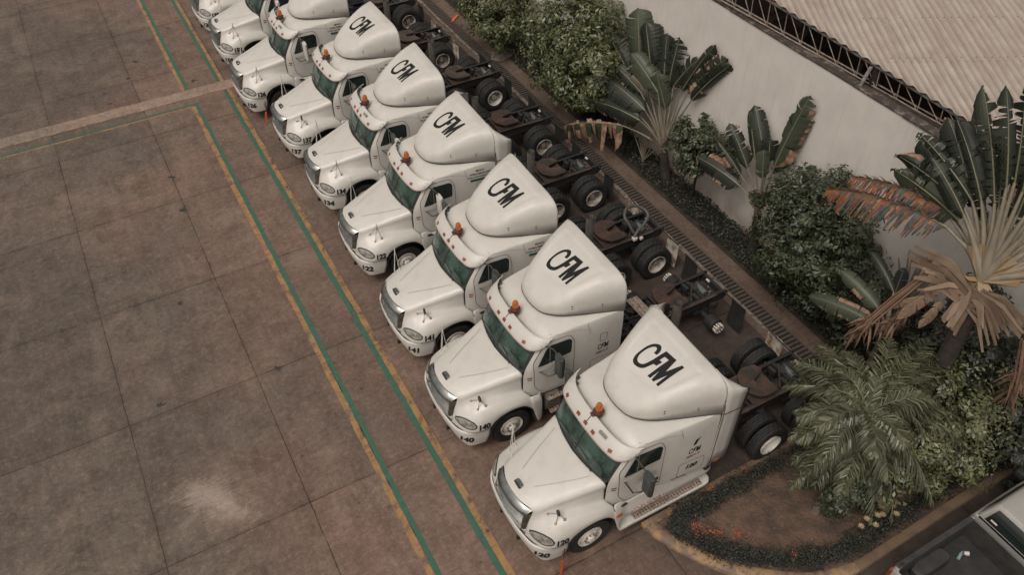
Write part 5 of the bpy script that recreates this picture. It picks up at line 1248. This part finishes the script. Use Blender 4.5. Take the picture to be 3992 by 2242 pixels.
def ragged_leaf(root, P, T, up_len, down_len, seed, n=70):
    """dying leaf: rib with limp torn ribbons hanging from it"""
    rng = random.Random(seed); P, T = Vector(P), Vector(T); L = (T - P).length; mid = (P + T) / 2 + Vector((0, 0, .14 * L))
    rib = [(1 - t) ** 2 * P + 2 * t * (1 - t) * mid + t * t * T for t in [k / n for k in range(n + 1)]]
    me = MB(); idx = []
    for k in range(1, n + 1):
        t = k / n; d = (rib[k] - rib[k - 1]).normalized(); env = min(1, t / .12) * (1 - .55 * max(0, (t - .75) / .25))
        for s, ln in ((1, down_len), (-1, up_len)):
            w_ = L / n * rng.uniform(.6, 1.0); ln_ = ln * env * rng.uniform(.65, 1.1); c = rib[k]; out = Vector((-.35, 0, -.25 if s > 0 else .8)) + Vector((rng.uniform(-.2, .2), rng.uniform(-.15, .15), 0))
            pts = [c]; dr = out.normalized()
            for q in range(4):
                dr = (dr + d * (.22 if s > 0 else .35) + Vector((rng.uniform(-.12, .12), rng.uniform(-.12, .12), -.75 if s > 0 else -.25))).normalized(); pts.append(pts[-1] + dr * ln_ / 4)
            for q in range(4):
                wa, wb_ = w_ * (1 - .12 * q), w_ * (1 - .12 * (q + 1)) * (.6 if q == 3 else 1)
                me.add([pts[q] - d * wa, pts[q] + d * wa, pts[q + 1] + d * wb_, pts[q + 1] - d * wb_], [(0, 1, 2, 3)])
                a = rng.random(); idx.append(1 if (t > .82 and a < .7) or (t > .5 and a < .45) or (q == 0 and a < .5) or a < .16 else (2 if a > .93 else 0))
    mesh = me.mesh("leaf", [mat_greydead, mat_orangedead, BRN])
    for i, p_ in enumerate(mesh.polygons): p_.material_index = idx[i]
    lf = link("leaf", mesh, root, label="dying leaf with rust-orange ragged ribbons"); link("midrib", MB().tube(rib, [.025 * (1 - .7 * i / n) for i in range(n + 1)], 5).mesh("midrib", MID, 60), lf)
mat_greydead = mat("withering_leaf_grey", (.060, .060, .054), .6, noise=(5, .4, .65), col2=(.10, .095, .085))
mat_orangedead = mat("withering_leaf_orange", (.27, .085, .028), .65, noise=(5, .4, .65), col2=(.14, .06, .03))
_o = Vector((13.3, 5.1, 0))
for _i, (_p, _t, _u, _d) in enumerate((((12.7, 6.2, 6.1), (12.5, 8.77, 5.33), .20, .62), ((12.95, 6.5, 6.2), (12.7, 8.45, 5.80), .28, .62), ((12.95, 6.3, 6.3), (12.9, 7.7, 6.0), .25, .55))):
    ragged_leaf(big, Vector(_p) - _o, Vector(_t) - _o, _u, _d, 70 + _i)
    link("petiole", MB().tube([bf, (bf + Vector(_p) - _o) / 2 + Vector((0, 0, .12)), Vector(_p) - _o], [.07, .045, .028], 7).mesh("petiole", PET, 60), big)
# small suckers
def sucker(root, at, n, L, seed, spread=.9, m=PETY, w=.018):
    rng = random.Random(seed); mm = MB()
    for k in range(n):
        a = -spread + 2 * spread * k / (n - 1); d = Vector((rng.uniform(-.15, .1), math.sin(a), math.cos(a))).normalized()
        mm.tube([Vector(at), Vector(at) + d * L * .6 + Vector((0, 0, .02)), Vector(at) + d * L * rng.uniform(.8, 1.1)], [w * 1.3, w, w * .4], 5)
    return link("sucker_stems", mm.mesh("sucker_stems", m, 60), root)
# dead sheath skirt and hanging dead fronds of the big fan plant
def skirt_fan():
    rng = random.Random(9); f = bf; mm = MB()
    for k in range(80):
        a = math.pi * (.56 + .88 * k / 79); d = Vector((rng.uniform(-.28, -.05), -math.sin(a - math.pi / 2) * 1.0, math.cos(a - math.pi / 2) * .0)); 
        th = -1.5 + 3.0 * k / 79; d = Vector((-.18 + rng.uniform(-.06, .06), math.sin(th), -.30 + .62 * abs(math.sin(th)) ** 2 + rng.uniform(-.05, .05))).normalized()
        if abs(th) < .35: d = Vector((-.3, math.sin(th) * .8, -1)).normalized()
        L = rng.uniform(.75, 1.25) * (.62 + .55 * abs(math.sin(th))); o = Vector((-.06 - rng.random() * .1, 0, -.12 - rng.random() * .35)); s = Vector((0, -d.z, d.y)).normalized() * rng.uniform(.05, .085)
        c1 = f + o + d * L * .55 + Vector((0, 0, .05)); e = f + o + d * L + Vector((0, 0, -.10))
        mm.add([f + o * 1.4 + s * .4, f + o * 1.4 - s * .4, c1 - s, c1 + s, e - s * .5, e + s * .5], [(0, 1, 2, 3), (3, 2, 4, 5)])
    return mm
link("dead_sheaths", skirt_fan().mesh("dead_sheaths", leafmat("straw_sheath", (.10, .065, .045), (.34, .255, .185), .8, .2)), big)
def hanging(A_, B_, n, L, seed):
    """bundle of dead stalks from A to B ending in a spray of dry strips"""
    rng = random.Random(seed); mm = MB(); A_, B_ = Vector(A_), Vector(B_)
    for k in range(5):
        o = Vector((rng.uniform(-.05, .05), rng.uniform(-.09, .09), rng.uniform(-.06, .06))); mm.tube([A_ + o * .6, (A_ + B_) / 2 + o + Vector((0, 0, .05)), B_ + o], .022, 5)
    d = (B_ - A_).normalized()
    for k in range(n):
        q = B_ - d * rng.uniform(-.1, .6) + Vector((rng.uniform(-.07, .07), rng.uniform(-.12, .12), 0)); dd = (d + Vector((rng.uniform(-.7, .4), rng.uniform(-.9, .9), rng.uniform(-1.2, .1)))).normalized()
        s = dd.cross(Vector((rng.uniform(-1, 1), rng.uniform(-1, 1), 1))).normalized() * rng.uniform(.012, .035); l_ = L * rng.uniform(.5, 1.1)
        c = q + dd * l_ * .5 + Vector((0, 0, .03)); e = q + dd * l_ + Vector((0, 0, -.12 * l_)); mm.add([q + s * .4, q - s * .4, c - s, c + s, e], [(0, 1, 2, 3), (3, 2, 4)])
    return mm
bo = Vector((13.3, 5.1, 0))
for i, (A_, B_, n_, L_) in enumerate((((12.75, 6.1, 5.05), (12.3, 6.75, 2.9), 60, .55), ((12.9, 5.9, 4.7), (12.6, 6.35, 3.3), 46, .5), ((13.2, 4.2, 4.6), (13.4, 3.9, 3.3), 50, .6), ((13.2, 4.1, 5.0), (13.3, 3.5, 4.0), 36, .6))):
    link("dead_frond", hanging(Vector(A_) - bo, Vector(B_) - bo, n_, L_, 40 + i).mesh("dead_frond", DRY), big)
for i, (P_, T_, w_) in enumerate((((12.8, 5.85, 4.75), (12.55, 6.25, 3.75), .26), ((12.75, 6.0, 4.4), (12.5, 6.6, 3.7), .22), ((12.9, 5.7, 4.5), (12.7, 5.8, 3.8), .2))):
    big_leaf(big, None, Vector(P_) - bo, Vector(T_) - bo, w_, 1.0, .15, 60 + i, gm=BRN, bmt=BRN, name="dry_leaf")
# broad-leaved clump below
bt = thing("banana_plant", "young banana plant with a few shaded leaves under the orange torn ones", "plant", None, (13.4, 6.8, 0))
bb = Vector((13.4, 6.8, 0)); fb_, its = BAN
link("stem", MB().tube([Vector((0, 0, 0)), Vector(fb_) - bb], [.09, .06], 10).mesh("stem", FIB, 60), bt)
for i, (P_, T_, w_, br_, to_) in enumerate(its): big_leaf(bt, Vector(fb_) - bb, Vector(P_) - bb, Vector(T_) - bb, w_, br_, to_, 80 + i, gm=BAN_L if i < 2 else BAN_G, face=(-.6, -.4, .7))
s1 = thing("fan_seedling", "small fan of thin upright stems rising beside the big fan plant", "plant", None, (14.4, 7.2, 0))
link("trunk", MB().tube([Vector((0, 0, 0)), Vector((0, 0, 2.3))], [.09, .07], 8).mesh("trunk", FIB, 60), s1)
sucker(s1, (0, 0, 2.2), 9, 1.6, 5, .32, PET, .03)
s2 = thing("fan_seedling", "little stemmy fan sprout at the foot of the wide fan plant", "plant", None, (14.3, 17.1, 0))
link("trunk", MB().tube([Vector((0, 0, 0)), Vector((0, 0, .25))], [.07, .06], 8).mesh("trunk", FIB, 60), s2)
sucker(s2, (0, 0, .2), 9, .95, 6, .6, PET, .02)

# feather palm
def feather_palm():
    base = Vector((10.1, 4.79, 0)); C_ = Vector((10.75, 5.06, 2.95)) - base
    t = thing("feather_palm", "bushy feather palm with arching silvery-green fronds on the earth island", "palm", None, base)
    link("trunk", MB().tube(curve([Vector((0, 0, -.05)), Vector((.06, .02, .9)), C_ * .6 + Vector((-.05, 0, .35)), C_], 4), [.10 - .035 * k / 12 for k in range(13)], 10).mesh("trunk", mat_palmtrunk, 60), t)
    rng = random.Random(31); tips = [Vector(p) - base for p in PTIPS]
    for extra in range(84):
        a = rng.uniform(0, 6.28); r = rng.uniform(.6, 1.6); tips.append(C_ + Vector((r * math.cos(a), r * .8 * math.sin(a), rng.uniform(-1.6, .35))))
    for i, T_ in enumerate(tips):
        d = T_ - C_; L = d.length; mid = C_ + d * .5 + Vector((0, 0, .26 * L + .15)); n = 30
        rib = [(1 - s) ** 2 * C_ + 2 * s * (1 - s) * mid + s * s * T_ for s in [k / n for k in range(n + 1)]]
        m = MB().tube(rib, [.012 * (1 - .85 * k / n) for k in range(n + 1)], 5); lm = MB()
        for k in range(2, n + 1):
            for q in range(3):
                f = (k + q / 3) / n
                if f > 1.0: continue
                c = rib[k]; dd = (rib[min(k + 1, n)] - rib[k - 1]).normalized(); c = c + dd * (q / 3) * L / n
                S = dd.cross(Vector((0, 0, 1))); S = S.normalized() if S.length > .05 else Vector((1, 0, 0))
                ll = .60 * (math.sin(math.pi * min(.98, .12 + f * .86)) ** .6) * rng.uniform(.8, 1.1) * (.65 + .15 * L)
                for s in (1, -1):
                    fwd_ = .55 + .7 * f
                    dr = (S * s + dd * fwd_ + Vector((rng.uniform(-.3, .3), rng.uniform(-.3, .3), .0 + rng.uniform(-.5, .35)))).normalized(); wv = dr.cross(dd).normalized() * .0
                    side_ = dr.cross(Vector((rng.uniform(-.5, .5), rng.uniform(-.5, .5), 1))).normalized() * .0125
                    p1 = c + dr * ll * .5; p2 = p1 + (dr + Vector((0, 0, -.75 - rng.random() * .5))).normalized() * ll * .3; p3 = p2 + (dr * .6 + Vector((0, 0, -1.2))).normalized() * ll * .24
                    lm.add([c + side_ * .5, c - side_ * .5, p1 - side_, p1 + side_, p2 - side_ * .8, p2 + side_ * .8, p3], [(0, 1, 2, 3), (3, 2, 4, 5), (5, 4, 6)])
        fr = link("frond", lm.mesh("frond", PLM), t); link("rachis", m.mesh("rachis", PLM, 60), fr)
mat_palmtrunk = mat("grey_palm_trunk", (.17, .145, .13), .85, noise=(8, .4, .7), col2=(.09, .075, .065), bump=(25, .5, .01))
feather_palm()
# pale tipped shrub sprigs at the island's edge
sp = thing("croton_shrub", "low shrub with pale yellow pointed leaves beneath the palm's lowest fronds", "shrub", None, (10.75, 3.95, 0)); rngc = random.Random(77)
cm_ = MB(); cs_ = MB()
for k in range(13):
    a = rngc.uniform(0, 6.28); tip = Vector((.5 * math.cos(a) * rngc.random() + .1, .35 * math.sin(a) * rngc.random(), rngc.uniform(.35, .75))); cs_.tube([Vector((0, 0, .05)), tip], .008, 4)
    for j in range(9):
        b_ = j * .7; d = Vector((math.cos(b_), math.sin(b_), .35)).normalized(); s = d.cross(Vector((0, 0, 1))).normalized() * .02; cm_.add([tip, tip + d * .04 + s, tip + d * .09, tip + d * .04 - s], [(0, 1, 2, 3)])
link("leaves", cm_.mesh("leaves", leafmat("croton_leaves", (.16, .12, .07), (.40, .31, .18), .6)), sp); link("stems", cs_.mesh("stems", BAR), sp)

# ground cover
def scatter_cover(name, pts_fn, n, size, h, seed, m, label, cat, density_h=.1):
    rng = random.Random(seed); mm = MB()
    for i in range(n):
        x, y, hh = pts_fn(rng); z = .05 + hh * rng.random() ** .6
        leaf_faces(mm, Vector((x, y, z)), Vector((rng.uniform(-.7, .7), rng.uniform(-.7, .7), 1)), size * rng.uniform(.6, 1.3), rng, .5)
    return link(name, mm.mesh(name, m), kind='stuff', label=label, category=cat)
def bedpt(rng):
    y = 5 + 27 * rng.random() ** 1.15; return rng.uniform(13.92, 14.93), y, .12 + .10 * math.sin(y * 2.1) ** 2
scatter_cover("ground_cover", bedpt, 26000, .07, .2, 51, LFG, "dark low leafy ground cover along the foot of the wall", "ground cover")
HED = [(12.6, 6.12), (11.6, 6.14), (10.4, 6.12), (9.2, 6.12), (8.3, 6.1), (7.6, 6.12), (7.12, 5.98), (7.28, 5.6), (7.65, 5.12), (8.1, 4.66), (8.7, 4.25), (9.3, 3.95), (9.9, 3.8), (10.6, 3.78), (11.5, 3.8), (12.6, 3.8), (14, 3.8), (15.5, 3.8)]
def hedpt(rng):
    k = rng.random() * (len(HED) - 1); i = int(k); f = k - i; a, b = HED[i], HED[min(i + 1, len(HED) - 1)]
    x, y = a[0] + (b[0] - a[0]) * f, a[1] + (b[1] - a[1]) * f; w_ = .24 + .07 * math.sin(x * 5)
    return x + rng.gauss(0, w_ * .5), y + max(-.26, min(.30, rng.gauss(0, w_ * .5))), .24
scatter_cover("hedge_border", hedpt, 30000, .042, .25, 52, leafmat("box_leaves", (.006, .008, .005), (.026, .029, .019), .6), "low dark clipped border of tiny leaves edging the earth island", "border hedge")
fm_ = MB(); rf_ = random.Random(53)
for (cx, cy, n_, s_) in ((7.55, 5.66, 34, .12), (7.68, 5.50, 16, .07), (7.86, 5.36, 16, .06), (8.12, 5.18, 14, .05), (8.22, 5.12, 9, .04), (8.9, 4.2, 7, .03), (8.02, 5.05, 4, .02), (8.35, 6.3, 10, .04), (9.35, 6.28, 10, .04)):
    for k in range(n_): leaf_faces(fm_, Vector((cx + rf_.gauss(0, s_), cy + rf_.gauss(0, s_), .27 + rf_.random() * .06)), Vector((rf_.uniform(-.4, .4), rf_.uniform(-.4, .4), 1)), .032, rf_, .8)
link("blossoms", fm_.mesh("blossoms", FLO), kind='stuff', label="small bright orange blossoms scattered over the clipped border", category="flowers")
lm_ = MB(); 
for k in range(900):
    if rf_.random() < .45: x_, y_ = rf_.uniform(7.6, 13.4), rf_.uniform(4.0, 6.2); z_ = .125
    elif rf_.random() < .6: x_, y_ = rf_.uniform(13.4, 13.85), rf_.uniform(8, 32); z_ = .02
    else: x_, y_ = rf_.uniform(5, 12.8), rf_.uniform(6.5, 30); z_ = .012
    leaf_faces(lm_, Vector((x_, y_, z_)), Vector((rf_.uniform(-.2, .2), rf_.uniform(-.2, .2), 1)), rf_.uniform(.025, .06), rf_, .5)
link("leaf_litter", lm_.mesh("leaf_litter", LFL), kind='stuff', label="small dry leaves fallen on the earth and concrete", category="leaf litter")
# earth island and its kerb
KO = [(6.63, 6.42), (6.66, 6.15), (6.74, 5.93), (6.95, 5.48), (7.28, 4.95), (7.68, 4.45), (8.15, 4.02), (8.7, 3.66), (9.3, 3.42), (9.9, 3.31), (10.7, 3.31), (12.66, 3.33), (14.8, 3.33), (20, 3.33)]
KI = [(6.92, 6.24), (6.93, 6.18), (7.0, 6.03), (7.15, 5.68), (7.46, 5.15), (7.84, 4.68), (8.30, 4.27), (8.82, 3.90), (9.38, 3.66), (9.93, 3.54), (10.7, 3.53), (12.66, 3.55), (14.8, 3.55), (20, 3.55)]
KERB = mat("yellow_kerb_paint", (.27, .17, .08), .7, noise=(4.5, .42, .56), col2=(.14, .10, .075), bump=(18, .5, .01))
KERBG = mat("worn_kerb", (.16, .105, .065), .8, noise=(3.2, .44, .62), col2=(.10, .075, .06), bump=(18, .5, .01))
EARTH = mat("island_earth", (.125, .076, .053), .95, noise=(2.6, .40, .60), col2=(.062, .043, .032), bump=(12, 1.0, .04))
ko = [Vector((a, b, 0)) for a, b in KO]; ki = [Vector((a, b, 0)) for a, b in KI]; o_, i_ = curve(ko, 4), curve(ki, 4)
km = MB(); rows = []
for a, b in zip(o_, i_):
    rows.append([Vector((a.x, a.y, -.02)), Vector((a.x, a.y, .09)), a.lerp(b, .12) + Vector((0, 0, .125)), a.lerp(b, .88) + Vector((0, 0, .13)), Vector((b.x, b.y, .11)), Vector((b.x, b.y, 0))])
km.grid(rows[:37], True); k2 = MB().grid(rows[36:], True); link("kerb", k2.mesh("kerb", KERBG, 50), kind="structure"); km.rbox((7.0, 6.34, .055), (.78, .17, .15), .02)
KB = []
link("kerb", km.mesh("kerb", KERB, 50), kind='structure')
link("kerb", MB().rbox((10.1, 6.42, .04), (5.4, .12, .12), .02).mesh("kerb", KERBG, 40), kind='structure')
em = MB(); n_ = len(i_); ring_ = [Vector((b.x, b.y, .085)) for b in i_] + [Vector((20, 7.2, .085)), Vector((12.62, 7.2, .085)), Vector((12.62, 6.40, .085)), Vector((6.92, 6.40, .085))]
em.add(ring_, [tuple(range(len(ring_)))]); link("earth", em.mesh("earth", EARTH), kind='structure')
# odd things on the walkway
t_ = link("orange_wedge", MB().prism([(0, 0), (.55, 0), (.55, .05), (.0, .03)], 1, -.06, .06).mesh("orange_wedge", mat("orange_plastic", (.42, .11, .04), .6)), None, (13.25, 29.3, .03), (0, 0, R(40)), label="orange-red wedge lying by the drain grate near the top", category="wedge")
sm = MB(); rs = random.Random(6); ol = [(.55 * math.cos(a) * rs.uniform(.75, 1.1), .42 * math.sin(a) * rs.uniform(.75, 1.1)) for a in [k * .57 for k in range(11)]]
sm.prism(ol, 2, 0, .07); link("broken_slab", sm.mesh("broken_slab", EDG), None, (13.72, 25.75, .03), (R(4), R(-5), 0), label="cracked lifted concrete slab on the walkway beside the drain", category="slab")
# ================================================================ PICKUP
def pickup():
    t = thing("pickup_truck", "silver pickup truck with dark ribbed cargo bed beside the yellow kerb", "pickup truck", None, (9.8, 1.94, 0), 0)
    PN = mat("silver_paint", (.36, .355, .335), .38, metal=.25, coat=.4, noise=(2, .4, .7), col2=(.31, .30, .285))
    LN = mat("bed_liner", (.022, .022, .023), .7, noise=(4, .4, .7), col2=(.045, .040, .037), bump=(50, .3, .003))
    GL = mat("pickup_glass", (.012, .018, .016), .08, spec=.7)
    A = lambda name, m, mm, par=None, sm=40: link(name, m.mesh(name, mm, sm), par or t)
    HW = .93
    # outer shell as a loft of half sections along x
    st = []
    def sec(x, w, zb, zr, crown): return [V(x, w * .93, zb), V(x, w * .985, zb + .12), V(x, w, zb + .42), V(x, w * .995, zr - .16), V(x, w * .97, zr - .04), V(x, w * .93, zr), V(x, w * .86, zr + .003)]
    bed = [sec(x, HW * k, .48, 1.28, 0) for x, k in ((.0, .93), (.06, .985), (.3, 1.0), (1.2, 1.01), (2.1, 1.01), (2.22, 1.01))]
    dd_ = dense(bed, 3, 3)
    for s in (1, -1): solid(A("bed_side", MB().grid([[V(p.x, p.y * s, p.z) for p in r] for r in dd_], s < 0), PN), .015, -1)
    # tailgate
    A("tailgate", MB().rbox((.02, 0, .88), (.07, 1.70, .72), .03, axis=1), PN)
    A("rear_bumper", MB().rbox((-.10, 0, .52), (.22, 1.8, .18), .05, axis=1), CHR)
    for s in (1, -1):
        A("tail_lamp", MB().rbox((.035, .88 * s, 1.0), (.09, .11, .36), .03), mat_taillamp)
    # liner with ribs, wheel boxes and rail caps
    lm = MB(); lm.box((1.12, 0, .66), (2.14, 1.60, .03))
    k = -.76
    while k < .78: lm.box((1.12, k, .685), (2.10, .024, .022)); k += .052
    ln = A("cargo_bed", lm, LN, None, 30)
    w = MB()
    for s in (1, -1):
        w.grid([[V(.06, .80 * s, .67), V(2.18, .80 * s, .67)], [V(.06, .79 * s, 1.24), V(2.18, .79 * s, 1.24)], [V(.06, .80 * s, 1.292), V(2.18, .80 * s, 1.292)], [V(.05, .90 * s, 1.292), V(2.18, .90 * s, 1.292)]], s > 0)
    w.grid([[V(2.17, -.8, .67), V(2.17, .8, .67)], [V(2.17, -.8, 1.28), V(2.17, .8, 1.28)]]); w.grid([[V(.06, -.8, .67), V(.06, .8, .67)], [V(.06, -.8, 1.22), V(.06, .8, 1.22)]])
    A("liner_walls", w, LN, ln)
    for s in (1, -1):
        A("wheel_box", MB().rbox((.98, .66 * s, .80), (.92, .30, .27), .12, 5), LN, ln)
        A("tie_down", MB().box((.18, .845 * s, 1.298), (.10, .05, .01)), HOL, ln)
    # cab
    cb = [sec(2.25, HW * 1.0, .48, 1.33, 0), sec(2.4, HW * 1.0, .48, 1.36, 0), sec(3.4, HW * 1.01, .48, 1.36, 0), sec(4.2, HW * 1.0, .48, 1.32, 0), sec(5.1, HW * .98, .48, 1.22, 0), sec(5.45, HW * .9, .5, 1.1, 0)]
    cm = sym(dense(cb, 3, 3))
    cab = solid(A("body", cm, PN), .015, -1)
    A("firewall", MB().grid([[V(2.24, -.9, .5), V(2.24, .9, .5)], [V(2.24, -.88, 1.36), V(2.24, .88, 1.36)]]), PN, cab)
    hood = [[V(4.0, y, 1.36 + .06 * (1 - (y / .85) ** 2)) for y in (-.85, -.5, 0, .5, .85)], [V(4.7, y, 1.30 + .06 * (1 - (y / .85) ** 2)) for y in (-.85, -.5, 0, .5, .85)], [V(5.4, y, 1.1 + .05 * (1 - (y / .85) ** 2)) for y in (-.82, -.5, 0, .5, .82)]]
    A("hood", MB().grid(dense(hood, 3, 3)), PN, cab)
    gh = []
    for x, wb, wt, zb, zt in ((2.27, .86, .80, 1.34, 1.38), (2.42, .865, .72, 1.35, 1.78), (2.6, .87, .72, 1.36, 1.84), (3.3, .87, .715, 1.36, 1.86), (3.62, .865, .70, 1.36, 1.83), (4.15, .85, .80, 1.36, 1.40)):
        gh.append([V(x, wb, zb), V(x, wb + (wt - wb) * .5, zb + (zt - zb) * .5), V(x, wt, zt - .05 * (zt > 1.5)), V(x, wt * .86, zt - .008), V(x, wt * .5, zt), V(x, 0, zt)])
    top = sym(dense(gh, 3, 3)); rf = A("roof", top, PN, cab, 35)
    TB = bvh_of(top)
    sidew = rnd([(2.50, 1.40), (2.56, 1.74), (3.45, 1.76), (3.86, 1.42)], .06)
    A("side_window", drape([[(-x, z) for x, z in sidew]], TB, (0, 0, 0), (-1, 0, 0), (0, 0, 1), .008, .1), GL, rf)
    rw = rnd([(-.66, 1.42), (.66, 1.42), (.60, 1.76), (-.60, 1.76)], .06)
    A("rear_window", MB().grid([[V(2.275 + (z - 1.38) * .375 - .035 * math.sin(math.pi * (z - 1.38) / .4) - .012, y, z) for y in (.70 - (z - 1.4) * .25, .35, 0, -.35, -.70 + (z - 1.4) * .25)] for z in (1.41, 1.5, 1.6, 1.7, 1.755)]), GL, rf)
    A("window_sticker", MB().add([(2.262, .60, 1.50), (2.262, .46, 1.50), (2.275, .46, 1.535), (2.275, .60, 1.535)], [(0, 1, 2, 3)]), STK, rf)
    ws = rnd([(-.74, 1.44), (.74, 1.44), (.62, 1.77), (-.62, 1.77)], .06)
    A("windshield", drape([ws], TB, (4.2, 0, 0), (0, 1, 0), (0, 0, 1), .008, .1), GL, rf)
    A("brake_lamp", MB().box((2.46, 0, 1.815), (.05, .26, .03)), mat_taillamp, rf)
    for s in (1, -1):
        mm = A("side_mirror", MB().rbox((3.75, 1.02 * s, 1.45), (.12, .20, .18), .04), BLK, cab)
        for x in (1.0, 4.55):
            wh = link("wheel", MB().lathe([(-.1, .001), (-.1, .1), (.02, .1), (.02, .001)], 16).mesh("wheel", FRM), t, (x, .84 * s, .37), (0, 0, 0 if s > 0 else math.pi))
            link("tyre", MB().lathe([(-.11, .20), (-.12, .33), (-.09, .37), (.09, .37), (.12, .33), (.11, .20)], 32).mesh("tyre", TYR, 40), wh); link("rim", MB().lathe([(.09, .21), (.07, .19), (.03, .17), (.05, .05), (.05, .001)], 24).mesh("rim", CHR, 40), wh)
    A("chassis", MB().box((2.6, 0, .50), (5.2, 1.3, .12)), FRM)
    return t
mat_taillamp = mat("tail_lamp_red", (.25, .045, .02), .3, coat=.5, noise=(12, .4, .6), col2=(.12, .03, .02))
pickup()
bt1 = link("plastic_bottle", MB().lathe([(0, .001), (.0, .035), (.14, .035), (.18, .014), (.21, .014), (.21, .001)], 12, 'x').mesh("plastic_bottle", mat("bottle_blue", (.22, .32, .33), .2), 40), None, (11.42, 2.42, .74), (0, 0, R(20)), label="pale blue plastic bottle lying in the pickup's cargo bed", category="bottle")
bt2 = link("crumpled_cup", MB().lathe([(0, .001), (.0, .04), (.09, .05), (.09, .044), (.01, .03)], 12, 'x').mesh("crumpled_cup", STK, 40), None, (11.62, 2.45, .74), (0, 0, R(-40)), label="white crumpled cup next to the bottle in the cargo bed", category="cup")
bt3 = link("paper_scrap", MB().box((0, 0, 0), (.11, .09, .01)).box((.01, .0, .012), (.08, .07, .012), Matrix.Rotation(.4, 3, 'X')).mesh("paper_scrap", STK), None, (11.42, 1.53, .71), (0, 0, R(25)), label="square white paper scrap on the ribbed cargo bed floor", category="paper")
